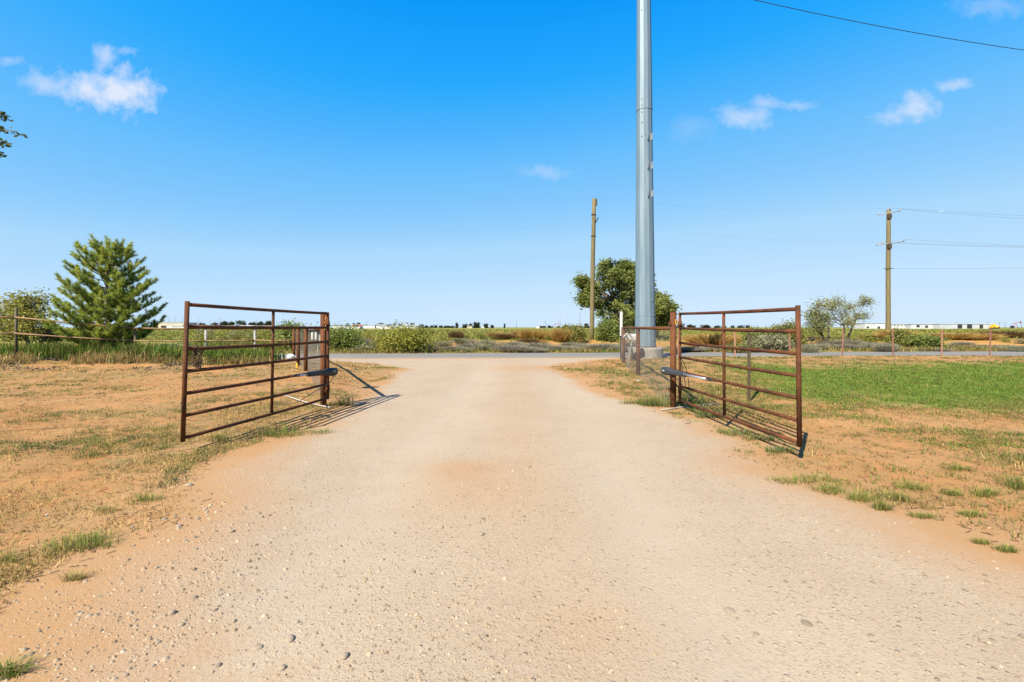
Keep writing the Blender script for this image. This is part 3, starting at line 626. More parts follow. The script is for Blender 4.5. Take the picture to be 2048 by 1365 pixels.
def crumple(name, loc, size, mt, label, cat_, sub=2):
    import bmesh
    bm = bmesh.new(); bmesh.ops.create_icosphere(bm, subdivisions=sub, radius=1)
    for v_ in bm.verts: v_.co *= random.uniform(.55, 1.15); v_.co = Vector((v_.co.x * size[0], v_.co.y * size[1], v_.co.z * size[2]))
    me = bpy.data.meshes.new(name); bm.to_mesh(me); bm.free(); me.materials.append(mt); o = bpy.data.objects.new(name, me); col.objects.link(o); o.location = loc
    if label: tag(o, label, cat_)
    return o
bx, by = px(574, 716, .1); crumple('plastic_bag', (-7.38, 15.2, .30), (.20, .08, .10), M['bag'], 'crumpled pale plastic bag caught by the left wing fence', 'bag')
bx, by = px(601, 741, .05); crumple('yellow_scrap', (bx, by - .2, z1(bx, by) + .12), (.05, .04, .14), M['yellow'], 'small yellow scrap at the foot of the left wing fence', 'scrap', 1)
bx, by = px(1277, 763, .02); crumple('white_scrap', (bx, by, z1(bx, by) + .025), (.06, .04, .03), M['white'], 'small white litter scrap beside the right wing fence', 'litter', 1)
bx, by = px(95, 1018, .03); crumple('paper_scrap', (bx, by, z1(bx, by) + .008), (.014, .01, .008), M['white'], 'tiny white paper scrap on the dry turf at far left', 'litter', 1)
# tan block in the tall grass, debris by the left fence
bx, by = pxd(352, 17.0), 17.0
o = MB().box((0, 0, .3), (.95, .5, .62)).build('concrete_block', M['tan'], None, .02); o.location = (bx, by, z1(bx, by)); tag(o, 'low tan concrete block in the tall grass behind the left fence', 'block')
# steel posts
def tpost(x, y, top, label, mk='pinkpost', group=None):
    m = MB(); z0 = z1(x, y); h = top - z0
    prof = [(-.024, -.005), (.024, -.005), (.024, .002), (.005, .002), (.005, .03), (-.005, .03), (-.005, .002), (-.024, .002)]
    for z in (-.2, h): m.v += [(a * 1.25, b * 1.25, z) for a, b in prof]
    m.f += [(i, (i + 1) % 8, 8 + (i + 1) % 8, 8 + i) for i in range(8)] + [tuple(range(8, 16))]; m.sm += [False] * 9
    root = empty('fence_post', (x, y, z0), label, 'fence post', group)
    m.build('stem', M[mk], root)
    return root
x_t, y_t = px(1498, 800); tpost(x_t, y_t, 1.245, 'lone dark steel fence post standing in the lawn behind the right gate leaf', 'tpost')
ords = ['first', 'second', 'third', 'fourth', 'fifth', 'sixth', 'seventh']
for i, xp in enumerate((1357, 1470, 1580, 1685, 1787, 1883, 1980)):
    Yp = 18.7; xx = pxd(xp, Yp); Yp = float(road_near(xx)) - .55; xx = pxd(xp, Yp)
    r_ = tpost(xx, Yp, 1.20 + random.uniform(-.04, .04), '%s faded red steel post from the steel power pole along the road edge' % ords[i], group='faded red posts along the road')
    r_.rotation_euler = (R(random.uniform(-1.5, 1.5)), R(random.uniform(-2, 2)), random.uniform(-.4, .4))

# ------------------------------------------------------------------ wooden utility poles and lines
def upole(xb, Y, ytop, xtop, label, r0, r1):
    x0 = pxd(xb, Y); zt0 = z1(x0, Y); top = zpx(ytop, Y); root = empty('utility_pole', (x0, Y, zt0), label, 'utility pole', 'wooden utility poles'); dx = pxd(xtop, Y) - x0; h = top - zt0
    MB().tube([(dx * t_ + .01 * math.sin(t_ * 9), 0, -.4 + (h + .4) * t_) for t_ in np.linspace(0, 1, 9)], list(np.linspace(r0, r1, 9)), 14).build('pole', M['wood'], root)
    return root, h, dx
U1, h1, d1 = upole(1183, 33, 398, 1188, 'weathered wooden utility pole in front of the leafy tree', .175, .14)
MB().box((d1 + .16, 0, h1 - .28), (.12, .1, .5)).build('pole_bracket', M['wooddark'], U1)
MB().tube([(d1 + .1, 0, h1 - 1.75), (d1 + .32, 0, h1 - 1.35)], .04, 6).build('stand_off', M['wooddark'], U1)
for z in (h1 - 1.2, h1 - 2.75): MB().tube([(d1 * z / h1, 0, z), (d1 * z / h1, 0, z + .07)], .175, 14).build('band', M['wooddark'], U1)
U2, h2, d2 = upole(1776, 34, 420, 1777, 'wooden utility pole with cross arms on the right of the photo', .165, .135)
def arm(root, z, half, dip):
    a = MB().box((d2, -.17, z), (half * 2, .09, .11), R(0), ).build('cross_arm', M['greypost'], root); a.rotation_euler = (0, 0, 0)
    return a
def isul(root, x, z, r_=.055):
    m = MB(); m.tube([(x, -.17, z), (x, -.17, z + .05), (x, -.17, z + .08), (x, -.17, z + .13), (x, -.17, z + .18)], [.02, r_, r_ * .6, r_, .02], 8); m.build('insulator', M['ceramic'], root)
z_a, z_b, z_c = zpx(428, 34) - U2.location.z, zpx(488, 34) - U2.location.z, zpx(538, 34) - U2.location.z
MB().tube([(-.85, -.17, z_a - .16), (0, -.2, z_a + .02), (.75, -.17, z_a + .16)], .03, 6).build('cross_arm', M['greypost'], U2)
MB().tube([(-1.0, -.17, z_b - .16), (0, -.2, z_b), (1.05, -.17, z_b + .15)], .03, 6).build('cross_arm', M['greypost'], U2)
for x, z in ((-.85, z_a - .13), (.75, z_a + .19), (-1.0, z_b - .13), (-.55, z_b - .04), (1.05, z_b + .18), (.02, h2 - .02)): isul(U2, x, z)
for z in (z_a, z_b): MB().box((0, -.15, z - .22), (.26, .12, .34)).build('arm_brace', M['wooddark'], U2)
MB().tube([(-.4, -.1, z_c), (.25, -.18, z_c)], .025, 6).build('neutral_bracket', M['wooddark'], U2)
def span(a, b, sag, r_, label, mk='pline', group='overhead lines'):
    a = Vector(a); b = Vector(b); pts = [a * (1 - s_) + b * s_ - Vector((0, 0, sag * 4 * s_ * (1 - s_))) for s_ in np.linspace(0, 1, 40)]
    o = MB().tube(pts, r_, 5).build('power_line', M[mk], None); tag(o, label, 'power line', group)
u2 = Vector(U2.location); u1 = Vector(U1.location)
for (dx_, zz, zn, lb) in ((.02, h2 + .1, h2 - .9, 'topmost'), (.75, z_a + .3, z_a - .8, 'second'), (1.05, z_b + .3, z_b + .05, 'third'), (-.55, z_b + .1, z_b - .3, 'fourth'), (-1.0, z_b + .05, z_b - .5, 'fifth'), (.2, z_c, z_c + 1.2, 'lowest')):
    span(u2 + Vector((dx_, -.17, zz)), u2 + Vector((34, -.17 + dx_ * 2, zn)), .35, .0065, '%s thin wire leading right from the right utility pole' % lb)
span(u1 + Vector((d1, 0, h1 + .12)), u2 + Vector((.02, -.17, h2 + .1)), .5, .003, 'thin top wire between the two wooden utility poles')
span(u1 + Vector((d1, 0, h1 - 1.4)), u2 + Vector((-1, -.17, z_b + .1)), .5, .002, 'thin middle wire between the two wooden utility poles')
for i, (y0, lb) in enumerate(((398, 'topmost'), (462, 'second'), (471, 'third'), (475, 'fourth'), (527, 'lowest'))):
    z0 = zpx(y0, 33); span((-48, 33, z0), u1 + Vector((d1, 0, (h1 + .1, h1 - 1.4, h1 - 1.8, h1 - 1.9, h1 - 4.2)[i])),   .45, .0018, '%s thin wire at the left edge running to the middle utility pole' % lb)
span((5.3, 18.3, 15.53), (62, 24, 16.03), 2.6, .014, 'thick dark cable crossing the top right corner of the sky', 'plinedark')

# ------------------------------------------------------------------ trees and shrubs
def leaf_arrays(P, S, C, flat=.35):
    n = len(P); d = rng.normal(size=(n, 3)); d[:, 2] *= .55; d /= np.linalg.norm(d, axis=1)[:, None]; e = rng.normal(size=(n, 3)); e -= d * (d * e).sum(1)[:, None]; e /= np.linalg.norm(e, axis=1)[:, None]
    a = d * S[:, None]; b = e * S[:, None] * flat
    v = np.stack([P - a, P + b - a * .1, P + a, P - b - a * .1], 1).reshape(-1, 3); return v, np.arange(n)[:, None] * 4 + np.arange(4)[None], np.repeat(C, 4, 0)
def leaves_obj(name, P, S, C, parent, flat=.45):
    v, q, c = leaf_arrays(P, S, C, flat); return np_mesh(name, v, q, M['leaf'], parent, c)
def limb(mb, a, b, r0, r1, bow=.12, n=6, sides=6):
    a = Vector(a); b = Vector(b); Ln = (b - a).length; j = Vector((random.uniform(-1, 1), random.uniform(-1, 1), random.uniform(-.2, 1))) * Ln * bow
    pts = [a.lerp(b, t_) + j * math.sin(math.pi * t_) + Vector((random.uniform(-1, 1), random.uniform(-1, 1), 0)) * Ln * .02 * (0 < t_ < 1) for t_ in np.linspace(0, 1, n)]
    mb.tube(pts, list(np.linspace(r0, r1, n)), sides); return pts
def lobe_tree(name, loc, lobes, label, cat_, pal, nclump, nleaf, leaf, spread, trunkr, trunk_pts, barkm='bark', group=None, flat=.45, mass=1.0):
    root = empty(name, loc, label, cat_, group); tr = MB()
    for tp in trunk_pts: tr.tube(tp, list(np.linspace(trunkr, trunkr * .55, len(tp))), 8)
    P = []; Cc = []
    for (cx_, cy_, cz_, rx, ry, rz) in lobes:
        c = Vector((cx_, cy_, cz_)); tp = min(trunk_pts, key=lambda q: (Vector(q[-1]) - c).length); src = Vector(tp[-1]) if cz_ > tp[-1][2] else Vector(tp[len(tp) // 2])
        limb(tr, src, c, trunkr * .42, trunkr * .12)
        for k in range(nclump):
            d = rng.normal(size=3); d /= np.linalg.norm(d); q = c + Vector((d[0] * rx, d[1] * ry, d[2] * rz)) * (random.random() ** .4)
            limb(tr, c, q, trunkr * .13, trunkr * .04, .1, 4, 4)
            m_ = int(nleaf * random.uniform(.5, 1.3)); pp = rng.normal(size=(m_, 3)) * spread * np.array([1, 1, .75]) * random.uniform(.7, 1.25) + np.array(q)
            P.append(pp); base = pick(pal, 1, .2); Cc.append(np.clip(base * (1 + (rng.random((m_, 1)) - .5) * .5), .005, 1))
    tr.build('trunk', M[barkm], root); P = np.concatenate(P); Cc = np.concatenate(Cc)
    leaves_obj('crown', P, leaf * (.6 + .8 * rng.random(len(P))), Cc, root, flat); return root
def wpos(x, y, Y): return (pxd(x, Y), zpx(y, Y))
ELM = [(.14, .17, .042), (.18, .21, .052), (.11, .14, .036), (.165, .195, .046), (.215, .235, .06)]
# leafy tree behind the steel pole
Y0 = 36.0; X0 = pxd(1250, Y0); Z0 = z1(X0, Y0); lob = []
for (a, b, r1_, r2_) in ((1190, 590, 26, 26), (1215, 560, 28, 24), (1245, 552, 26, 20), (1265, 580, 34, 30), (1225, 610, 36, 28), (1180, 575, 20, 16), (1305, 590, 24, 24), (1320, 610, 22, 20), (1295, 560, 22, 18), (1255, 630, 34, 26), (1300, 640, 28, 22), (1225, 650, 26, 26), (1250, 665, 30, 18), (1205, 672, 16, 14), (1325, 640, 16, 16), (1310, 620, 22, 20), (1330, 595, 12, 12), (1170, 600, 16, 14), (1275, 548, 22, 16), (1235, 680, 30, 12), (1290, 670, 26, 16), (1240, 600, 36, 30), (1225, 632, 34, 24), (1262, 645, 34, 24), (1162, 565, 12, 10), (1340, 618, 12, 10), (1210, 535, 12, 9), (1250, 532, 14, 9)):
    xx, zz = wpos(1250 + (a - 1250) * .93, b, Y0); lob.append((xx - X0, random.uniform(-1.6, 1.6), zz - Z0, r1_ * Y0 / F, r1_ * Y0 / F, r2_ * Y0 / F))
lobe_tree('leafy_tree', (X0, Y0, Z0), lob, 'dense dark green leafy tree behind the steel power pole', 'tree', ELM, 14, 170, .10, .24, .26, [[(.1, 0, -.2), (.15, 0, .8), (-.3, .1, 1.9), (-.8, .2, 3.0)], [(.1, 0, -.2), (.25, 0, .8), (.5, .1, 2.0), (.6, .1, 3.4)], [(.2, 0, -.2), (.5, 0, .9), (1.2, 0, 2.0), (1.8, 0, 2.9)]])
# two open mesquite trees on the right
MES = [(.19, .205, .075), (.23, .235, .095), (.15, .17, .065), (.27, .255, .09)]
for nm, Y0, xb, lobs, lb in (('mesquite_tree', 30.0, 1686, ((1675, 605, 15, 14), (1655, 620, 16, 14), (1690, 625, 18, 18), (1715, 615, 16, 14), (1728, 605, 10, 10), (1722, 630, 12, 10), (1660, 640, 10, 10), (1685, 648, 12, 10)), 'open crowned mesquite tree left of the right utility pole'),
                              ('mesquite_tree', 28.0, 1652, ((1622, 614, 14, 12), (1635, 628, 14, 12), (1615, 635, 12, 12), (1642, 645, 14, 12), (1630, 655, 14, 10), (1612, 655, 10, 10)), 'small leaning mesquite right of the right gate leaf end')):
    X0 = pxd(xb, Y0); Z0 = z1(X0, Y0); lob = []
    for (a, b, r1_, r2_) in lobs:
        xx, zz = wpos(a, b, Y0); lob.append((xx - X0, random.uniform(-.7, .7), zz - Z0, r1_ * Y0 / F, r1_ * Y0 / F, r2_ * Y0 / F))
    ln = -.5 if xb < 1660 else .15
    lobe_tree(nm, (X0, Y0, Z0), lob, lb, 'tree', MES, 13, 52, .055, .19, .085, [[(0, 0, -.2), (ln * .4, 0, .6), (ln * 1.0, .1, 1.25)], [(.1, 0, -.2), (.35 + ln * .4, 0, .7), (.75 + ln, .1, 1.6)]], group='mesquite trees on the right', flat=.4)
# bushy tree at the left edge
Y0 = 16.4; X0 = pxd(62, Y0); Z0 = z1(X0, Y0); lob = []
for (a, b, r1_, r2_) in ((20, 625, 26, 26), (55, 612, 24, 22), (85, 615, 26, 24), (100, 640, 24, 24), (60, 645, 30, 26), (25, 655, 26, 22), (-20, 640, 30, 26), (75, 672, 26, 14), (-60, 650, 30, 30)):
    xx, zz = wpos(a, b, Y0); lob.append((xx - X0, random.uniform(-.7, .7), zz - Z0, r1_ * Y0 / F, r1_ * Y0 / F, r2_ * Y0 / F))
lobe_tree('bushy_tree', (X0, Y0, Z0), lob, 'loose green bushy tree behind the fence at the left edge', 'tree', [(.26, .25, .05), (.20, .205, .045), (.30, .275, .06), (.15, .165, .04)], 13, 100, .05, .19, .08, [[(0, 0, -.2), (-.1, 0, .6), (-.4, .1, 1.2)], [(.1, 0, -.2), (.3, 0, .6), (.6, .1, 1.2)]])
# pine
def pine():
    Y0 = 16.1; X0 = pxd(216, Y0); Z0 = z1(X0, Y0); root = empty('pine_tree', (X0, Y0, Z0), 'young bushy pine tree behind the left pipe fence', 'tree'); tr = MB()
    H = zpx(486, Y0) - Z0; s_ = Y0 / F
    tr.tube([(.0, 0, -.2), (.02, 0, .8), (-.03, 0, H * .5), (-.05, 0, H * .8), (-.06, 0, H - .1)], [.10, .085, .06, .035, .015], 8)
    prof_y = [482, 500, 530, 560, 590, 620, 640, 660, 680, 690]; right = [16, 42, 62, 78, 88, 98, 106, 96, 72, 40]; left = [20, 46, 70, 82, 84, 98, 105, 100, 86, 46]
    tips = []
    zz = .5; k = 0
    while zz < H - .05:
        yy_ = HZ - (zz + Z0 - CAM_H) / s_; rr = np.interp(yy_, prof_y, right) * s_; lr = np.interp(yy_, prof_y, left) * s_
        nb = 7 if zz < H * .75 else 5
        for i in range(nb):
            a = 2 * math.pi * i / nb + k * .9 + random.uniform(-.3, .3); ca = math.cos(a)
            rad_ = (rr if ca > 0 else lr) * random.uniform(.70, .96); rise = random.uniform(.30, .65) * rad_ + .12
            st_ = Vector((-.03, 0, max(.25, zz - rise * .75))); en = Vector((ca * rad_, math.sin(a) * rad_ * .95, zz + rise * .25))
            pts = [st_.lerp(en, t_) + Vector((0, 0, -.10 * rad_ * math.sin(math.pi * t_))) for t_ in np.linspace(0, 1, 6)]
            tr.tube(pts, list(np.linspace(.022, .006, 6)), 5)
            nt_ = 5 + int(rad_ * 9)
            for j in range(nt_):
                t_ = .30 + .7 * (j + random.random() * .8) / nt_; t_ = min(t_, 1); p = st_.lerp(en, t_) + Vector((0, 0, -.10 * rad_ * math.sin(math.pi * t_)))
                if j == nt_ - 1: d = (en - st_).normalized() + Vector((0, 0, .7))
                else: d = Vector((random.uniform(-1, 1), random.uniform(-1, 1), random.uniform(.2, 1.0))) * .8 + (en - st_).normalized() * .5
                d.normalize(); ln_ = random.uniform(.11, .22); q = p + d * ln_
                tr.tube([p, q], [.006, .003], 3); tips.append((np.array(p.lerp(q, .25)), np.array(d), ln_ * .95))
        zz += random.uniform(.20, .27) * (1 if zz < H * .8 else .8); k += 1
    for i in range(5): tips.append((np.array((-.06 + random.uniform(-.1, .1), random.uniform(-.1, .1), H - .25 + .05 * i)), np.array((random.uniform(-.3, .3), random.uniform(-.3, .3), 1.)), .26))
    tr.build('trunk', M['pinebark'], root)
    nn = 105; V_ = []; C_ = []
    for p, d, ln_ in tips:
        d = d / np.linalg.norm(d); t_ = rng.random(nn); o_ = p + d * (t_ * ln_)[:, None]; r_ = rng.normal(size=(nn, 3)); r_ -= d * (r_ @ d)[:, None]; r_ /= np.linalg.norm(r_, axis=1)[:, None]
        dr = d * (.4 + .6 * t_)[:, None] + r_ * .75; dr /= np.linalg.norm(dr, axis=1)[:, None]; e = np.cross(dr, rng.normal(size=(nn, 3))); e /= np.linalg.norm(e, axis=1)[:, None]
        Ln = .08 + .06 * rng.random(nn); V_.append(np.stack([o_ - e * .0062, o_ + e * .0062, o_ + dr * Ln[:, None]], 1).reshape(-1, 3))
        b = pick([(.27, .34, .06), (.33, .39, .065), (.21, .28, .06), (.39, .42, .07)], 1, .15); C_.append(np.repeat(np.clip(b * (1 + (rng.random((nn, 1)) - .5) * .4), .005, 1), 3, 0))
    V_ = np.concatenate(V_); np_mesh('crown', V_, np.arange(len(V_)).reshape(-1, 3), M['leaf'], root, np.concatenate(C_))
pine()
# tree outside the frame on the left, one low limb reaching into view
def edge_tree():
    bx, by = -10.6, 2.4; z0 = z1(bx, by); root = empty('elm_tree', (bx, by, z0), 'elm branch tips with dark leaves hanging in from the left edge', 'tree'); tr = MB(); P = []
    tr.tube([(0, 0, -.3), (.05, 0, .9), (-.05, 0, 1.9), (.05, .1, 2.9)], [.16, .13, .11, .08], 9)
    tip0 = Vector((pxd(-30, 4.0) - bx, 4.0 - by, zpx(262, 4.0) - z0))
    main = [Vector((0, 0, 2.0)).lerp(tip0, t_) + Vector((0, 0, .35 * math.sin(math.pi * t_))) for t_ in np.linspace(0, 1, 12)]; tr.tube(main, list(np.linspace(.022, .003, 12)), 6)
    def W(x, y, Y): return Vector((pxd(x, Y) - bx, Y - by, zpx(y, Y) - z0))
    for seq in (((-30, 262), (0, 258), (25, 262), (50, 271)), ((-30, 262), (-8, 240), (8, 232), (20, 235)), ((-30, 262), (-5, 275), (5, 283), (18, 292)), ((-30, 262), (-15, 290), (0, 309), (4, 312)), ((-60, 255), (-40, 225), (-10, 222), (6, 228))):
        pts = [W(a, b, 4.0) for a, b in seq]; tr.tube(pts, list(np.linspace(.005, .0015, len(pts))), 4)
        for i in range(len(pts) - 1):
            for s_ in np.linspace(.1, 1, 9):
                if len(seq) == 4 and i == 0 and s_ < .6: continue
                P.append(np.array(pts[i].lerp(pts[i + 1], s_)) + rng.normal(size=3) * .016)
    near_n = len(P)
    for k in range(34):
        d = rng.normal(size=3); d /= np.linalg.norm(d); q = Vector((-.5 + d[0] * 1.1, -.3 + d[1] * 1.2, 3.5 + d[2] * .8)); limb(tr, (.05, .1, 2.7), q, .03, .006, .12, 5, 4)
        P += list(rng.normal(size=(60, 3)) * .22 + np.array(q))
    tr.build('trunk', M['bark'], root); P = np.array(P); S = np.full(len(P), .030); S[:near_n] = .021 * (.7 + .7 * rng.random(near_n))
    leaves_obj('crown', P, S, pick([(.05, .075, .018), (.07, .095, .022), (.035, .055, .014)], len(P)), root, .6)
edge_tree()

# ------------------------------------------------------------------ shrubs between the road and the field
def bush_mesh(w_, h_, pal, nleaf, leaf, lumps=16, stems=8, flat=.45, shape=1.0, twig=False):
    """returns foliage arrays and a stem builder for one shrub of width w_ and height h_, base at the origin"""
    P = []; Cc = []; sb = MB()
    for k in range(lumps):
        a = random.uniform(0, 6.283); r_ = math.sqrt(random.random()) * .78; zc = h_ * random.uniform(.18, .85) * math.sqrt(max(.08, 1 - (r_ * .95) ** 2 * shape))
        c = np.array([math.cos(a) * r_ * w_ / 2, math.sin(a) * r_ * w_ / 2, zc]); m_ = int(nleaf / lumps * random.uniform(.6, 1.4)); sp_ = np.array([w_ * .13, w_ * .13, h_ * .13])
        q = rng.normal(size=(m_, 3)) * sp_ + c; q[:, 2] = np.abs(q[:, 2]); P.append(q); b = pick(pal, 1, .2); Cc.append(np.clip(b * (1 + (rng.random((m_, 1)) - .5) * .5), .005, 1))
        if k < stems: limb(sb, (random.uniform(-.1, .1) * w_, random.uniform(-.1, .1) * w_, -.1), c, .02 * max(1, h_), .006, .15, 4, 4)
    return np.concatenate(P), np.concatenate(Cc), sb
def spiky_mesh(w_, h_, pal, n):
    a = rng.random(n) * 6.283; r_ = np.sqrt(rng.random(n)) * w_ * .32; P = np.stack([np.cos(a) * r_, np.sin(a) * r_, np.zeros(n)], -1)
    d = np.stack([np.cos(a) * r_ * 2.2 / w_, np.sin(a) * r_ * 2.2 / w_, np.ones(n)], -1) + rng.normal(size=(n, 3)) * .28; d[:, 2] = np.abs(d[:, 2]) + .15; d /= np.linalg.norm(d, axis=1)[:, None]
    Ln = h_ * (.55 + .5 * rng.random(n)); t_ = rng.random(n) * .5; B = P + d * (Ln * t_)[:, None]; T = P + d * Ln[:, None]
    e = np.cross(d, rng.normal(size=(n, 3))); e /= np.linalg.norm(e, axis=1)[:, None]; wd = .018
    v_ = np.stack([B - e * wd, B + e * wd, T], 1).reshape(-1, 3); c = pick(pal, n, .25); return v_, np.repeat(c, 3, 0)
GREY = [(.26, .235, .175), (.31, .28, .21), (.21, .185, .135), (.26, .25, .16)]
GREYG = [(.21, .21, .12), (.25, .24, .15), (.17, .175, .10)]
YG = [(.24, .235, .035), (.19, .20, .032), (.29, .27, .045), (.14, .155, .028)]
OLV = [(.20, .20, .05), (.16, .17, .04), (.24, .225, .065)]
RUSTY = [(.38, .245, .075), (.45, .31, .10), (.31, .19, .055)]
DKBR = [(.13, .075, .03), (.17, .095, .04), (.10, .065, .03)]
GRN = [(.17, .21, .05), (.13, .17, .04), (.21, .24, .065)]
PAL = dict(grey=GREY, greyg=GREYG, yg=YG, olive=OLV, rusty=RUSTY, brown=DKBR, green=GRN)
NM = dict(grey='grey_scrub', greyg='sage_bush', yg='yellow_green_bush', olive='olive_bush', rusty='rusty_bush', brown='brown_bush', green='green_bush')
_cache = {}
def shrub(x, yb, wpx, hpx, kind, label, group=None, Y=None, spiky=None, own=False):
    """x, yb: foot in the photograph; width and height in its pixels"""
    if Y is None: Y = F * CAM_H / (yb - HZ)
    X0 = pxd(x, Y); z0 = z1(X0, Y); W_ = wpx * Y / F; H_ = hpx * Y / F
    root = empty(NM[kind], (X0, Y, z0), label, 'bush', group, 0)
    sp_ = kind in ('grey', 'rusty', 'brown') if spiky is None else spiky
    key = None if own else (kind, sp_, random.randrange(3))
    if key in _cache and key is not None:
        fo, so_ = _cache[key]; f2 = fo.copy(); col.objects.link(f2); f2.parent = root
        if so_: s2 = so_.copy(); col.objects.link(s2); s2.parent = root
        root.scale = (W_, W_, H_); root.rotation_euler.z = random.uniform(0, 6.28); return root
    bw, bh = (W_, H_) if own else (1., 1.)
    if sp_:
        v_, c_ = spiky_mesh(bw, bh, PAL[kind], int(1500 * (1 if not own else 1.5))); 
        fo = np_mesh('foliage', v_, np.arange(len(v_)).reshape(-1, 3), M['leaf'], root, c_); so_ = None
    else:
        P, c_, sb = bush_mesh(bw, bh, PAL[kind], int(1500 if not own else 6500), .045, 18 if not own else 34)
        fo = leaves_obj('foliage', P, (.036 if not own else .058) * (.6 + .8 * rng.random(len(P))), c_, root, .5); so_ = sb.build('stem', M['twig'], root)
    if key is not None:
        _cache[key] = (fo, so_); root.scale = (W_, W_, H_); root.rotation_euler.z = random.uniform(0, 6.28)
    return root
shrub(812, 705, 118, 58, 'yg', 'large yellow green bush on the far road verge left of centre', own=True)
shrub(690, 702, 78, 50, 'green', 'tall pale green bush on the far verge beside the left gate post', own=True)
shrub(585, 700, 60, 62, 'green', 'light green mesquite bush seen through the left gate leaf', own=True, Y=25)
shrub(640, 702, 46, 46, 'olive', 'olive bush behind the left gate post', own=True, Y=26)
shrub(1140, 697, 60, 36, 'olive', 'olive green bush at the foot of the middle utility pole', Y=30.5, own=True)
shrub(1213, 695, 40, 46, 'green', 'dark green bush below the leafy tree beside the marker post', Y=31, own=True)
shrub(1510, 690, 44, 40, 'green', 'rounded green bush behind the right gate leaf, nearest its centre upright', Y=28, own=True)
shrub(1548, 690, 44, 44, 'green', 'rounded green bush behind the right gate leaf, middle of three', Y=27.5, own=True)
shrub(1580, 690, 48, 56, 'olive', 'tall olive bush behind the free end of the right gate leaf', Y=27, own=True)
shrub(1538, 706, 70, 38, 'greyg', 'pale sage bush low behind the right gate leaf', own=True)
shrub(1425, 700, 80, 30, 'rusty', 'rust brown bush behind the right gate leaf near its hinge', Y=30)
shrub(1480, 707, 60, 26, 'olive', 'low dark bush on the verge behind the right gate centre upright')
shrub(1620, 707, 40, 24, 'greyg', 'small rounded sage bush right of the right gate end')
shrub(912, 690, 22, 22, 'brown', 'dark brown rounded bush at the field edge left of centre', Y=33, spiky=True)
shrub(935, 690, 18, 15, 'olive', 'small olive bush beside the dark brown bush', Y=33)
shrub(962, 689, 26, 18, 'olive', 'olive bush second right of the dark brown bush', Y=33.5)
shrub(1122, 700, 30, 30, 'rusty', 'tall rust orange bush on the bank left of the middle utility pole', Y=30, own=True)
shrub(1088, 691, 20, 22, 'rusty', 'rust orange bush next left of the tall rust orange one', Y=32)
shrub(1060, 690, 34, 24, 'rusty', 'wide rust orange bush on the bank right of centre', Y=32)
shrub(1040, 688, 26, 20, 'rusty', 'yellow brown bush on the bank at centre right', Y=33.5)
shrub(992, 687, 28, 17, 'rusty', 'low rust orange bush on the bank at centre', Y=34)
shrub(1012, 690, 18, 14, 'olive', 'small olive bush between low rust orange bushes at centre', Y=33)
shrub(970, 700, 26, 22, 'greyg', 'green tinged bush in front of the orange bank at centre', own=False)
shrub(1800, 703, 40, 38, 'olive', 'olive brown bush beside the second last red road post', own=True, Y=27)
shrub(1848, 704, 54, 34, 'green', 'broad green bush between the red road posts on the right', own=True, Y=26)
shrub(1790, 690, 46, 22, 'rusty', 'rust brown bush right of the right utility pole foot', Y=32)
shrub(1905, 692, 60, 16, 'rusty', 'wide rusty bush right of the broad green bush', Y=33)
shrub(1955, 690, 50, 18, 'rusty', 'rusty bush by the last red road post', Y=33)
shrub(2005, 684, 56, 18, 'brown', 'low dark brown bush at the right edge of the field', Y=36)
shrub(1730, 690, 60, 20, 'yg', 'yellow green bush at the foot of the right mesquite', Y=30)
shrub(30, 700, 60, 30, 'olive', 'olive bush low behind the left fence post', Y=15.9)
lab_g = 'grey dry scrub bush in the low band along the far side of the road'
for i, x in enumerate(list(np.arange(672, 1180, 17)) + list(np.arange(1600, 1800, 17)) + list(np.arange(1860, 2070, 24)) + list(np.arange(1205, 1260, 18)) + list(np.arange(1350, 1500, 30))):
    xx = x + random.uniform(-8, 8); yb = random.uniform(696, 705); 
    if xx > 1850 and random.random() < .4: continue
    kd = 'grey' if random.random() < .72 else 'greyg'
    big = 1.0 if xx < 1300 or 1620 < xx < 1800 else .7
    shrub(xx, yb, random.uniform(28, 52), random.uniform(10, 19) * big, kd, lab_g if kd == 'grey' else 'small grey green sage bush in the low scrub band beyond the road', 'grey scrub beyond the road' if kd == 'grey' else 'sage bushes beyond the road')
for i in range(40):
    xx = random.choice((random.uniform(380, 650), random.uniform(400, 640))); shrub(xx, random.uniform(696, 704), random.uniform(30, 56), random.uniform(20, 40), random.choice(('olive', 'yg', 'olive', 'greyg')), 'mixed roadside bush seen through or beside the left gate leaf', 'roadside bushes behind the left gate', Y=random.uniform(24, 29), spiky=False)
for i, x in enumerate(list(np.arange(700, 1180, 24)) + list(np.arange(1440, 1800, 30)) + list(np.arange(1800, 2060, 30))):
    kd = random.choice(('olive', 'rusty', 'greyg', 'olive', 'brown', 'grey', 'rusty'))
    shrub(x + random.uniform(-7, 7), 690, random.uniform(14, 34), random.uniform(7, 14), kd, 'small mixed brush plant', 'mixed low brush at the field edge', Y=random.uniform(27.5, 34), spiky=random.random() < .7)
# dead branch on the right
X0 = pxd(1612, 27); t = empty('dead_branch', (X0, 27, z1(X0, 27)), 'dark fallen branch lying in the scrub below the small mesquite', 'branch'); m = MB()
limb(m, (-.3, 0, .25), (1.6, .1, .55), .07, .03, .1, 7, 6); limb(m, (.5, 0, .5), (.2, .1, .05), .05, .02, .2, 5, 5); limb(m, (1.0, 0, .5), (1.5, 0, .05), .04, .015, .2, 5, 5); m.build('wood', M['wooddark'], t)

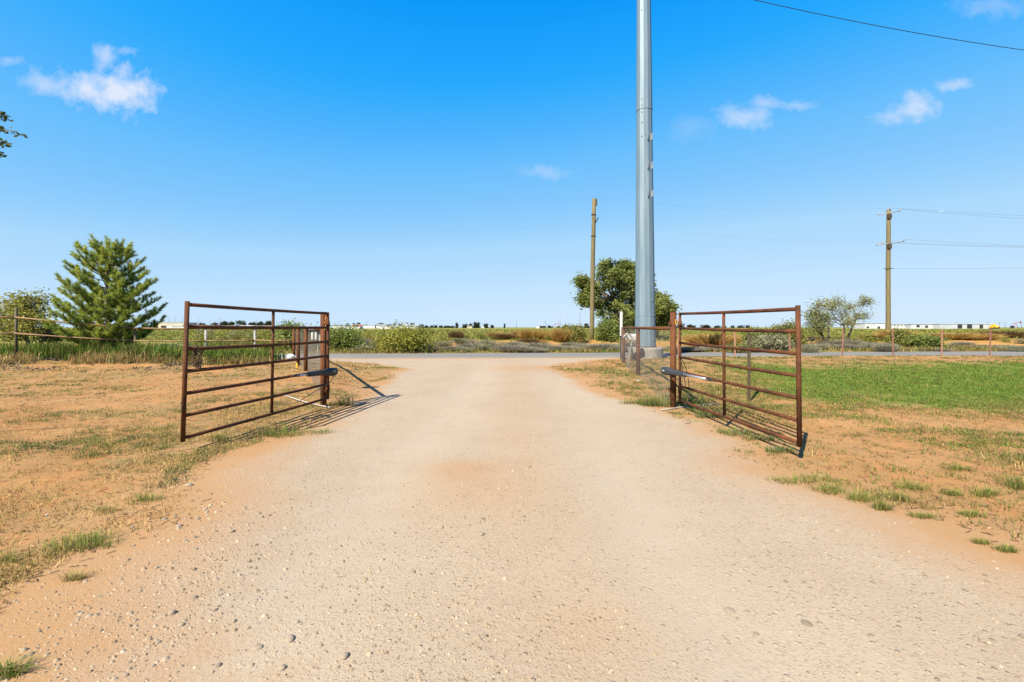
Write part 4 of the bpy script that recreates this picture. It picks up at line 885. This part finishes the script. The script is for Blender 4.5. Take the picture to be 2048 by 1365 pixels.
# ------------------------------------------------------------------ far buildings, trees, poles
DY = 250.0; S = DY / F
def wx(x): return pxd(x, DY)
def building(x0, x1, ytop, ybot, wall, roof, label, kind='shed', doors=(), Y=DY, depth=9., nm='building', group=None):
    X0, X1 = pxd(x0, Y), pxd(x1, Y); z0 = z1((X0 + X1) / 2, Y); h = max((ybot - ytop) * Y / F, 1.2); W_ = X1 - X0; root = empty(nm, ((X0 + X1) / 2, Y + depth / 2, z0), label, 'building' if nm != 'trailer' else 'trailer', group)
    hw = h * (.78 if kind == 'gable' else .93)
    MB().box((0, 0, hw / 2), (W_, depth, hw)).build('wall', M[wall], root)
    if kind == 'gable':
        m = MB(); a = W_ / 2 + .2; d = depth / 2 + .3; m.add([(-a, -d, hw), (a, -d, hw), (a, 0, h), (-a, 0, h), (-a, d, hw), (a, d, hw)], [(0, 1, 2, 3), (3, 2, 5, 4), (0, 3, 4), (1, 5, 2)]); m.build('roof', M[roof], root)
    else: MB().box((0, 0, (hw + h) / 2), (W_ + .4, depth + .4, h - hw)).build('roof', M[roof], root)
    for (a, b, c, d) in doors:
        MB().box((pxd((a + b) / 2, Y) - (X0 + X1) / 2, -depth / 2 - .03, h * (c + d) / 2), ((b - a) * Y / F, .08, h * (d - c))).build('opening', M['bdark'], root)
    return root
building(316, 372, 645, 657, 'btan', 'broof', 'long low tan shed in the distance left of the left gate', doors=((322, 334, .0, .5), (352, 360, 0, .5)))
building(333, 366, 650, 658, 'bwhite', 'bwhite', 'cream trailer parked before the long tan shed', nm='trailer', Y=238, depth=4)
building(344, 372, 659, 665, 'bwhite', 'bwhite', 'white tank trailer below the long tan shed', nm='trailer', Y=180, depth=4)
building(400, 428, 649, 656, 'bwhite', 'broof', 'small white far building left of the left gate upright', doors=((408, 412, 0, .6),))
building(436, 470, 650, 656, 'bgrey', 'bwhite', 'low grey far building with white roof behind the left gate', doors=((450, 456, 0, .7),))
building(474, 500, 649.5, 656, 'bwhite', 'bwhite', 'white far building under the dark tree clump', 'gable')
building(505, 545, 650, 656, 'bwhite', 'broof', 'long white far building near the left gate centre upright', doors=((520, 526, 0, .7), (532, 536, 0, .6)))
building(664, 690, 649, 657, 'bwhite', 'broof', 'white far building just right of the left gate post', 'gable')
building(703, 724, 648, 656, 'bred', 'bwhite', 'red and white far building right of the left gate post', doors=((709, 716, .3, .9),))
building(724, 752, 650, 657, 'bwhite', 'bwhite', 'white far trailer next to the red and white building', nm='trailer', depth=5)
building(750, 776, 648, 657, 'bwhite', 'broof', 'gabled white far building under the round dark tree', 'gable', doors=((760, 764, 0, .5),))
building(778, 808, 650, 656, 'bgrey', 'bwhite', 'grey far building with a dark long opening', doors=((776, 788, 0, .45), (796, 800, 0, .6)))
building(806, 836, 649, 656, 'bwhite', 'bwhite', 'white far building behind the yellow green bush', 'gable')
building(690, 720, 657, 661, 'bwhite', 'bwhite', 'white far trailer in front of the red building', nm='trailer', Y=200, depth=4)
building(760, 782, 656, 660, 'bwhite', 'bwhite', 'white far trailer in front of the gabled building', nm='trailer', Y=205, depth=4)
building(934, 944, 650, 655, 'btan', 'broof', 'small tan far house among the trees at centre', 'gable', Y=320)
building(963, 968, 651, 655, 'bwhite', 'bwhite', 'tiny white far shed right of the centre house', Y=320, depth=4)
building(1072, 1079, 650, 655.5, 'bwhite', 'bwhite', 'tiny white far shed left of the pump jack', Y=300, depth=5)
building(1080, 1092, 650, 655, 'bdark', 'broof', 'small dark far tank shed beside the pump jack', Y=300, depth=5)
building(1730, 1770, 653, 664, 'bwhite', 'broof', 'long white far warehouse left of the right utility pole', doors=((1755, 1760, 0, .4), (1733, 1738, .1, .4)), Y=230)
building(1784, 1812, 653, 662, 'bwhite', 'bgrey', 'two storey white far building with four windows', doors=((1788, 1790, .6, .8), (1795, 1797, .6, .8), (1802, 1804, .6, .8), (1809, 1811, .6, .8)), Y=230)
building(1822, 1880, 655, 664, 'bwhite', 'broof', 'long pale far shed right of the two storey building', doors=((1833, 1839, .3, .8), (1850, 1856, .2, .7)), Y=232, depth=14)
building(1880, 1980, 655, 665, 'bgrey', 'bwhite', 'long far open shed with three dark bays on the right', doors=((1915, 1924, .05, .85), (1934, 1944, .05, .92), (1959, 1966, .05, .8)), Y=228, depth=12)
t = empty('loader', (pxd(1989, 226), 226, z1(pxd(1989, 226), 226)), 'yellow machine at the end of the far open shed', 'machine')
MB().box((0, 0, .9), (3.4, 2, .9)).build('body', M['byellow'], t, .1); MB().box((-.4, 0, 1.8), (1.3, 1.6, .9)).build('cab', M['byellow'], t, .1)
for x in (-1.1, 1.1): MB().tube([(x, -1.1, .5), (x, 1.1, .5)], .5, 12).build('wheel', M['bdark'], t)
def pumpjack(x, Y, hpx, label):
    X0 = pxd(x, Y); h = hpx * Y / F; t = empty('pump_jack', (X0, Y, z1(X0, Y)), label, 'pump jack', 'far pump jacks'); m = MB()
    for a in (-.3, .3): m.tube([(a * h, 0, 0), (0, 0, h * .8)], .03 * h, 5)
    m.build('frame', M['pinkpost'], t); MB().tube([(-.6 * h, 0, h * .62), (0, 0, h * .8), (.6 * h, 0, h * .95)], .04 * h, 5).build('beam', M['pinkpost'], t); MB().box((.66 * h, 0, h * .86), (.12 * h, .1 * h, .35 * h)).build('head', M['pinkpost'], t); MB().box((-.55 * h, 0, h * .2), (.35 * h, .2 * h, .4 * h)).build('counterweight', M['bdark'], t)
pumpjack(1110, 300, 10, 'small far pump jack on the horizon left of the middle utility pole'); pumpjack(2032, 260, 14, 'far pump jack on the horizon at the right edge')
ftree = {}
def fartree(x, yt, wpx, label, Y=330., yb=656, pal=None, group='far trees on the horizon'):
    X0 = pxd(x, Y); z0 = z1(X0, Y); H_ = (yb - yt) * Y / F; W_ = wpx * Y / F; root = empty('far_tree', (X0, Y, z0 - .3), label, 'tree', group); k = random.randrange(3)
    if k not in ftree:
        P = []; C_ = []
        for i in range(26):
            a = random.uniform(0, 6.28); r_ = math.sqrt(random.random()) * .36; c = (math.cos(a) * r_, math.sin(a) * r_, random.uniform(.10, .85) * math.sqrt(1 - r_ * r_)); q = rng.normal(size=(60, 3)) * .085 + np.array(c); P.append(q); C_.append(np.repeat(pick([(.045, .055, .025), (.06, .07, .03), (.035, .045, .02)], 1), 60, 0))
        P = np.concatenate(P); cr = leaves_obj('crown', P, np.full(len(P), .06), np.concatenate(C_), root, .7); tk = MB().tube([(0, 0, 0), (.02, 0, .5)], [.05, .03], 6).build('trunk', M['bark'], root); ftree[k] = (cr, tk)
    else:
        for q in ftree[k]: c = q.copy(); col.objects.link(c); c.parent = root
    root.scale = (W_, W_, H_); root.rotation_euler.z = random.uniform(0, 6.28)
for x, yt, wp_, lb in ((312, 645, 12, 'dark far tree just right of the pine'), (404, 644, 14, 'small dark far tree nearest the left gate free end'), (429, 643, 12, 'small far tree second from the left gate free end'), (448, 640, 18, 'dark round far tree behind the left gate leaf'), (462, 641, 16, 'dark far tree right of the round one behind the left gate'), (483, 639, 20, 'tallest dark far tree behind the left gate leaf'), (505, 642, 18, 'far tree left of the gate centre upright'), (522, 641, 20, 'wide far tree by the left gate centre upright'), (537, 639, 14, 'far tree close to the left gate centre upright'),
                       (708, 644, 7, 'very small dark far tree above the red building'), (718, 643, 9, 'small dark far tree above the red building'), (762, 644, 14, 'round dark far tree above the white buildings'), (775, 647, 9, 'small far tree right of the round dark one'), (789, 645, 6, 'narrow dark far tree above the grey building'), (801, 646, 9, 'small far tree left of the yellow green bush'), (824, 644, 11, 'far tree above the yellow green bush'), (844, 647, 10, 'far tree right of the yellow green bush'), (853, 649, 10, 'low far tree right of the yellow green bush'),
                       (914, 643, 7, 'narrow dark far tree alone left of the centre house'), (930, 646, 12, 'far tree left of the centre house'), (941, 645, 10, 'far tree beside the centre house'), (953, 642, 16, 'largest far tree behind the centre house'), (972, 645, 11, 'pointed far tree right of the centre house'), (984, 648, 8, 'low far tree second right of the centre house'), (1009, 645, 4, 'very narrow far tree on the horizon at centre'), (1099, 649, 8, 'low far tree left of the far pump jack'), (1150, 650, 10, 'low far tree right of the far pump jack'), (1172, 645, 10, 'round dark far tree left of the middle utility pole'), (1362, 645, 16, 'far tree right of the right gate post'), (1380, 647, 14, 'second far tree right of the right gate post'), (1410, 648, 20, 'wide low far tree behind the right gate leaf'), (1640, 648, 16, 'dark far tree behind the small mesquite')):
    fartree(x, yt, wp_, lb)
for x in list(np.arange(860, 905, 11)) + list(np.arange(1120, 1180, 14)) + list(np.arange(1330, 1500, 15)) + list(np.arange(730, 835, 16)):
    fartree(x + random.uniform(-4, 4), random.uniform(649, 651.5), random.uniform(8, 15), 'tiny dark far tree in the broken line along the horizon', Y=420, group='tiny trees along the horizon')
def farpole(x, yt, label, Y=300., r_=.12, arm_=True, group='far poles on the horizon'):
    X0 = pxd(x, Y); z0 = z1(X0, Y); h = zpx(yt, Y) - z0; t = empty('far_pole', (X0, Y, z0), label, 'pole', group); MB().tube([(0, 0, -.5), (0, 0, h)], [r_, r_ * .7], 6).build('shaft', M['dullpost'], t)
    if arm_: MB().box((0, -.15, h * .93), (2.2, .1, .12)).build('arm', M['dullpost'], t)
for xs_, lb in ((((324, 631), (338, 633), (350, 634), (365, 636), (397, 636), (420, 638), (436, 637), (441, 637), (513, 637)), 'thin far pole above the sheds behind the left gate'), (((733, 642), (795, 640), (808, 643)), 'thin far pole above the white buildings left of centre'), (((1033, 642), (1120, 634), (1132, 646), (1137, 646)), 'thin far pole on the horizon right of centre'), (((1720, 650), (1912, 645), (1976, 644), (1999, 645), (2010, 645), (2043, 645)), 'thin far pole above the sheds on the right')):
    for x, yt in xs_: farpole(x, yt, lb, arm_=x > 1900, group=lb.replace('far pole', 'far poles'))
farpole(1160, 624, 'tall far mast on the horizon left of the middle utility pole', r_=.16, arm_=False, group=None)
X0 = pxd(1091, 300); t = tag(MB().tube([(0, 0, 0), (-6.5 * .33, 0, 10 * .33)], .12, 5).build('crane_boom', M['dullpost'], None), 'thin slanting boom on the horizon left of the pump jack', 'boom'); t.location = (X0 + 1, 300, z1(X0, 300) + 2)

# ------------------------------------------------------------------ weeds and stones that can be told apart
def weed(x, yb, wpx, hpx, pal, nb, label, flat=False):
    X0, Y0 = px(x, yb); z0 = z1(X0, Y0); W_ = wpx * Y0 / F / 2 * 1.25; H_ = hpx * Y0 / F * 1.1
    ns = min(int(rng.integers(6, 14)), max(2, nb // 30)); sc_c = np.stack([np.linspace(-.62, .62, ns) * W_, rng.normal(size=ns) * W_ * .16], -1); sc_r = W_ * (.24 + .25 * rng.random(ns)); i_ = rng.integers(0, ns, nb); oo = rng.normal(size=(nb, 2)); oo /= np.maximum(1, np.linalg.norm(oo, axis=1) / 1.5)[:, None]; a = np.arctan2(oo[:, 1], oo[:, 0]); r_ = np.linalg.norm(oo, axis=1) * W_ * .35
    Q = sc_c[i_] + oo * sc_r[i_][:, None] * .6; P = np.stack([Q[:, 0], Q[:, 1], zt(X0 + Q[:, 0], Y0 + Q[:, 1]) - z0 - .004], -1)
    fall = np.clip(1.15 - .5 * r_ / (W_ + 1e-6), .3, 1.2); H2 = H_ * (.25 + .95 * rng.random(nb) ** 1.4) * fall
    v_, q_, t_, c_ = blade_arrays(P, H2, np.full(nb, .0026 * max(1, Y0 / 3.5)), pick([(r_c * 1.35, g_c * 1.35, b_c * 1.35) for r_c, g_c, b_c in pal] * 3 + STRAW, nb, .3), 1.5, out=np.stack([np.cos(a), np.sin(a)], -1)); o = np_mesh('weed_tuft', v_, [q_, t_], M['grass'], None, c_); o.location = (X0, Y0, z0); tag(o, label, 'weed')
G2 = GREEN + OLIVE
weed(1305, 812, 55, 26, SAGE + GREEN, 420, 'blue green grass tuft at the foot of the right gate post'); weed(1262, 808, 40, 14, G2, 160, 'low olive tuft left of the right gate post')
weed(690, 812, 30, 26, SAGE + OLIVE, 190, 'upright green weed in the gate shadow right of the left gate post')
weed(165, 1088, 120, 26, G2 + GREEN, 620, 'wide green grass tuft at the lower left'); weed(290, 1002, 50, 20, GREEN + OLIVE, 240, 'small bright green tuft on the driveway edge at left'); weed(215, 1020, 60, 14, OLIVE, 200, 'olive tuft left of the small bright green one')
weed(20, 1350, 50, 34, GREEN + OLIVE, 260, 'green tuft in the bottom left corner'); weed(12, 1120, 50, 24, G2, 200, 'green tuft at the left edge above the corner'); weed(145, 1160, 30, 24, OLIVE, 160, 'thin sprawling weed below the wide green tuft')
weed(560, 872, 60, 22, GREEN + OLIVE, 300, 'green tuft under the left gate shadows'); weed(620, 864, 100, 10, GREEN + OLIVE, 420, 'flat strip of green grass right of the left gate shadow'); weed(440, 880, 50, 14, OLIVE + GREEN, 200, 'low green tuft below the left gate leaf')
weed(735, 738, 90, 6, OLIVE + STRAW, 500, 'low yellow green grass strip behind the left gate post', True); weed(770, 737, 50, 5, GREEN + OLIVE, 260, 'green strip at the end of the left driveway verge', True)
for i, (x, y, w_, h_) in enumerate(((1660, 985, 60, 20), (1720, 1000, 50, 22), (1790, 998, 46, 22), (1765, 1020, 30, 24), (1845, 1035, 44, 12), (1820, 975, 60, 18), (1970, 985, 50, 20), (1905, 985, 36, 16), (1945, 1030, 40, 14), (1962, 1085, 30, 12), (2012, 1100, 40, 14), (2040, 975, 40, 30), (1650, 960, 80, 12), (1920, 940, 40, 14), (1585, 965, 80, 14))):
    weed(x, y, w_, h_, GREEN + OLIVE * 2, int(220 + w_ * 3), ('green grass tuft on the orange dirt below the right gate, %s along the driveway edge' % ('first', 'second', 'third', 'fourth', 'fifth', 'sixth', 'seventh', 'eighth', 'ninth', 'tenth', 'eleventh', 'twelfth', 'thirteenth', 'fourteenth', 'fifteenth')[i]))
for i, (x, y, w_, h_, nm_) in enumerate(((1380, 806, 50, 26, 'nearest the hinge post'), (1420, 835, 60, 18, 'second from the hinge post'), (1470, 868, 70, 16, 'at its middle'), (1520, 880, 60, 16, 'second from its free end'), (1560, 905, 50, 14, 'nearest its free end'))):
    weed(x, y, w_, h_, SAGE + GREEN, 360, 'grey green weed patch under the right gate leaf, ' + nm_)
import bmesh
def stone_mesh(sd_, sub=2):
    r2 = np.random.default_rng(sd_); bm = bmesh.new(); bmesh.ops.create_icosphere(bm, subdivisions=sub, radius=1); ax = r2.normal(size=(7, 3)); ax /= np.linalg.norm(ax, axis=1)[:, None]; cut = .62 + .3 * r2.random(7)
    for v_ in bm.verts:
        p = np.array(v_.co)
        for a, c in zip(ax, cut):
            d = p @ a
            if d > c: p = p - a * (d - c) * .85
        v_.co = Vector(p * (1 + (r2.random() - .5) * .05))
    me = bpy.data.meshes.new('stone'); bm.to_mesh(me); bm.free(); me.polygons.foreach_set('use_smooth', [True] * len(me.polygons)); return me
SM = [stone_mesh(i) for i in range(6)]
for me in SM[:4]: me.materials.append(M['stone'])
for me in SM[4:]: me.materials.append(M['stonedark'])
def stone(x, y, wpx, k, label, group=None, hr=.55):
    X0, Y0 = px(x, y); o = bpy.data.objects.new('stone', SM[k]); col.objects.link(o); s_ = wpx * Y0 / F / 2; o.scale = (s_, s_ * random.uniform(.7, .95), s_ * hr); o.rotation_euler = (random.uniform(-.2, .2), random.uniform(-.2, .2), random.uniform(0, 6.28)); o.location = (X0, Y0, z1(X0, Y0) + s_ * hr * .18); tag(o, label, 'stone', group)
stone(963, 1069, 14, 0, 'pale stone alone on the driveway at lower centre', hr=.8); stone(884, 1055, 9, 1, 'small pale stone left of the lone centre stone'); stone(378, 973, 16, 2, 'reddish brown clod at the grass edge left of the driveway'); stone(1048, 1033, 8, 4, 'small dark stone right of the lone centre stone')
stone(580, 1275, 24, 0, 'largest pale stone half sunk at the bottom left of the driveway'); stone(345, 1228, 16, 1, 'rounded pale stone at lower left of the driveway', hr=.8); stone(437, 1326, 13, 4, 'smooth grey round stone near the bottom edge'); stone(2044, 1272, 14, 4, 'dark stone at the right edge near the bottom'); stone(1512, 1258, 13, 5, 'small dark leaf shaped stone at lower right of the driveway', hr=.4); stone(1614, 1243, 24, 5, 'flat brownish stone at lower right of the driveway', hr=.25); stone(1460, 1212, 24, 3, 'flat whitish stone at lower right of the driveway', hr=.25); stone(1744, 1072, 12, 1, 'pale stone by the right edge of the driveway'); stone(690, 1312, 22, 3, 'pale stone at the bottom left of centre'); stone(515, 1290, 24, 3, 'flat pale stone beside the largest one', hr=.3); stone(565, 1332, 20, 1, 'pale stone below the largest one')
lab = 'pale pebble among the loose stones scattered over the lower left driveway'
for (x, y) in ((275, 1315), (255, 1325), (250, 1350), (305, 1330), (360, 1250), (445, 1180), (510, 1178), (315, 1137), (270, 1243), (320, 1285), (370, 1242), (465, 1240), (540, 1232), (420, 1340), (600, 1240), (545, 1085), (465, 1065), (360, 1055), (350, 1035), (330, 1040), (300, 1040), (390, 1040), (415, 1020), (500, 1325), (640, 1290), (270, 1055)):
    stone(x + random.uniform(-6, 6), y, random.uniform(8, 14), random.choice((0, 1, 2, 3, 0, 1, 2)), 'loose stone among those scattered over the lower left driveway', 'loose stones on the left of the driveway')
for (x, y) in ((1595, 1155), (1572, 1160), (1610, 1160), (1860, 1115), (1914, 1133), (1848, 1148), (1555, 1290), (1970, 1150), (2010, 1275), (1620, 1060), (1930, 1180)):
    stone(x, y, random.uniform(7, 12), random.choice((0, 3, 4, 5)), 'small stone among those scattered over the lower right driveway', 'small stones on the right of the driveway', .35)
# gravel: small pebbles pressed into the driveway, one mass
def gravel(n, y0, y1, dens, smin, smax, pal, name, label):
    Y = y0 * (y1 / y0) ** rng.random(n); X = (rng.random(n) * 2 - 1) * (1.16 * Y + .1); k = (rng.random(n) < dens(X, Y)); X, Y = X[k], Y[k]; n = len(X)
    s = (smin + (smax - smin) * rng.random(n) ** 3) * np.maximum(1, Y / 5) ** .6; t_ = np.array([(1, 0, 0), (.3, .95, 0), (-.8, .6, 0), (-.85, -.5, 0), (.25, -1, 0), (.1, .1, .75), (.55, .1, .55), (-.35, .35, .6), (-.2, -.5, .6)])
    F_ = np.array([(0, 1, 6), (1, 7, 6), (1, 2, 7), (2, 3, 7), (3, 8, 7), (3, 4, 8), (4, 6, 8), (4, 0, 6), (6, 7, 5), (7, 8, 5), (8, 6, 5)])
    a = rng.random(n) * 6.283; ca, sa = np.cos(a), np.sin(a); v_ = t_[None] * (1 + (rng.random((n, 9, 1)) - .5) * .4) * s[:, None, None]; v_[:, :, 1] *= (.6 + .4 * rng.random((n, 1))); v_[:, :, 2] *= (.6 + .7 * rng.random((n, 1)))
    vx = v_[:, :, 0] * ca[:, None] - v_[:, :, 1] * sa[:, None]; vy = v_[:, :, 0] * sa[:, None] + v_[:, :, 1] * ca[:, None]
    VV = np.stack([vx + X[:, None], vy + Y[:, None], v_[:, :, 2] + zt(X, Y)[:, None] - .001], -1).reshape(-1, 3); c = np.repeat(pick(pal, n, .25), 9, 0)
    o = np_mesh(name, VV, (np.arange(n)[:, None, None] * 9 + F_[None]).reshape(-1, 3), M['pebble'], None, c); tag(o, label, 'gravel', kind='stuff')
def gd(x, y):
    base = .30 + .5 * sstep(.45, .62, fbm(x * 1.1 + 7, y * 1.1, 3)); left = np.exp(-(((x + 1.25) / .9) ** 2 + ((y - 2.3) / .9) ** 2)) * 1.3 + np.exp(-(((x + 2.05) / .45) ** 2 + ((y - 3.05) / .3) ** 2)) * 1.3
    ridge = np.exp(-(((x - .05 - .02 * y) / .22) ** 2)) * sstep(2.5, 4, y) * .6
    return sstep(-.7, .3, drive_dist(x, y)) * np.clip(base * .34 + left * .7 + ridge * .8, 0, 1) * (1 - .6 * tracks(x, y)) * (y < 17.5)
gravel(90000, 1.6, 16, gd, .0022, .010, [(.25, .19, .128), (.28, .215, .148), (.21, .155, .10), (.26, .20, .138), (.17, .13, .09), (.30, .24, .17), (.23, .172, .112), (.25, .185, .12)], 'gravel', 'loose fine gravel over the driveway')
gravel(14000, 1.6, 8, lambda x, y: np.clip(gd(x, y) - .35, 0, 1), .006, .017, [(.25, .195, .135), (.28, .22, .155), (.14, .112, .082), (.20, .158, .112), (.31, .255, .19), (.23, .175, .115)], 'coarse_gravel', 'coarser pebbles gathered on the driveway edges')
# dark litter and twigs at the left fence foot, dry twigs over the turf
n = 3200; X = -15.5 + 6 * rng.random(n); Y = 12.6 + 2.2 * rng.random(n); k = rng.random(n) < sstep(.42, .6, fbm(X * .8 + 4, Y * .8 + 1, 3)); X, Y = X[k], Y[k]
P = np.stack([X, Y, zt(X, Y) + .03 + .05 * rng.random(len(X))], -1); v_, q_, c_ = leaf_arrays(P, .02 + .045 * rng.random(len(X)), pick([(.05, .04, .03), (.10, .08, .06), (.16, .13, .10), (.28, .26, .23), (.03, .025, .02)], len(X)), .25)
tag(np_mesh('leaf_litter', v_, q_, M['grass'], None, c_), 'dark leaf litter and pale bits below the left fence', 'litter', kind='stuff')
n = 7000; Y = 2.0 * (14 / 2.0) ** rng.random(n); X = (rng.random(n) * 2 - 1) * 1.18 * Y; k = (drive_dist(X, Y) < .15) & (rng.random(n) < .75) & (Y < 16); X, Y = X[k], Y[k]; n = len(X)
P = np.stack([X, Y, zt(X, Y) + .005], -1); a = rng.random(n) * 6.283; Ln = .008 + .028 * rng.random(n) ** 2; d = np.stack([np.cos(a) * Ln, np.sin(a) * Ln, .006 * rng.random(n)], -1); e = np.stack([-np.sin(a), np.cos(a), np.zeros(n)], -1) * .0011 * np.maximum(1, Y / 4)[:, None]; up = np.array([0, 0, .004])
v_ = np.stack([P - d - e, P - d + e, P + d + e, P + d - e, P + up * np.maximum(1, Y / 4)[:, None] - d, P + up * np.maximum(1, Y / 4)[:, None] + d], 1).reshape(-1, 3); b = np.arange(n)[:, None] * 6
tag(np_mesh('dry_twigs', v_, np.concatenate([b + np.array([[0, 4, 5, 3]]), b + np.array([[4, 1, 2, 5]])]), M['grass'], None, np.repeat(pick([(.14, .085, .042), (.19, .12, .06), (.24, .16, .085), (.10, .06, .035)], n), 6, 0)), 'dry twigs and stalks strewn over the dirt', 'twigs', kind='stuff')

# ------------------------------------------------------------------ labels of the look-alikes, counted from the left of the photograph
ONES = ['', 'first', 'second', 'third', 'fourth', 'fifth', 'sixth', 'seventh', 'eighth', 'ninth', 'tenth', 'eleventh', 'twelfth', 'thirteenth', 'fourteenth', 'fifteenth', 'sixteenth', 'seventeenth', 'eighteenth', 'nineteenth']
TENS = {2: ('twentieth', 'twenty'), 3: ('thirtieth', 'thirty'), 4: ('fortieth', 'forty'), 5: ('fiftieth', 'fifty'), 6: ('sixtieth', 'sixty'), 7: ('seventieth', 'seventy'), 8: ('eightieth', 'eighty'), 9: ('ninetieth', 'ninety')}
def ordinal(k): return ONES[k] if k < 20 else (TENS[k // 10][0] if k % 10 == 0 else TENS[k // 10][1] + ' ' + ONES[k % 10])
for gname, text in (('grey scrub beyond the road', 'grey dry scrub bush beyond the road, %s from the left'), ('sage bushes beyond the road', 'grey green sage bush beyond the road, %s from the left'), ('roadside bushes behind the left gate', 'leafy roadside bush behind the left gate, %s from the left'),
                    ('loose stones on the left of the driveway', 'loose stone on the lower left driveway, %s from the left'), ('small stones on the right of the driveway', 'small stone on the lower right driveway, %s from the left'), ('thin far poles above the sheds behind the left gate', 'thin far pole above the sheds behind the left gate, %s from the left'), ('thin far poles above the sheds on the right', 'thin far pole above the sheds on the right, %s from the left'), ('thin far poles on the horizon right of centre', 'thin far pole on the horizon right of centre, %s from the left'), ('thin far poles above the white buildings left of centre', 'thin far pole above the white buildings left of centre, %s from the left'), ('mixed low brush at the field edge', 'small brush plant at the field edge beyond the road, %s from the left'), ('tiny trees along the horizon', 'tiny dark tree on the horizon line, %s from the left')):
    obs = sorted([o for o in col.objects if o.get('group') == gname and o.parent is None], key=lambda o: o.location.x / o.location.y)
    for k, o in enumerate(obs): o['label'] = text % ordinal(k + 1)
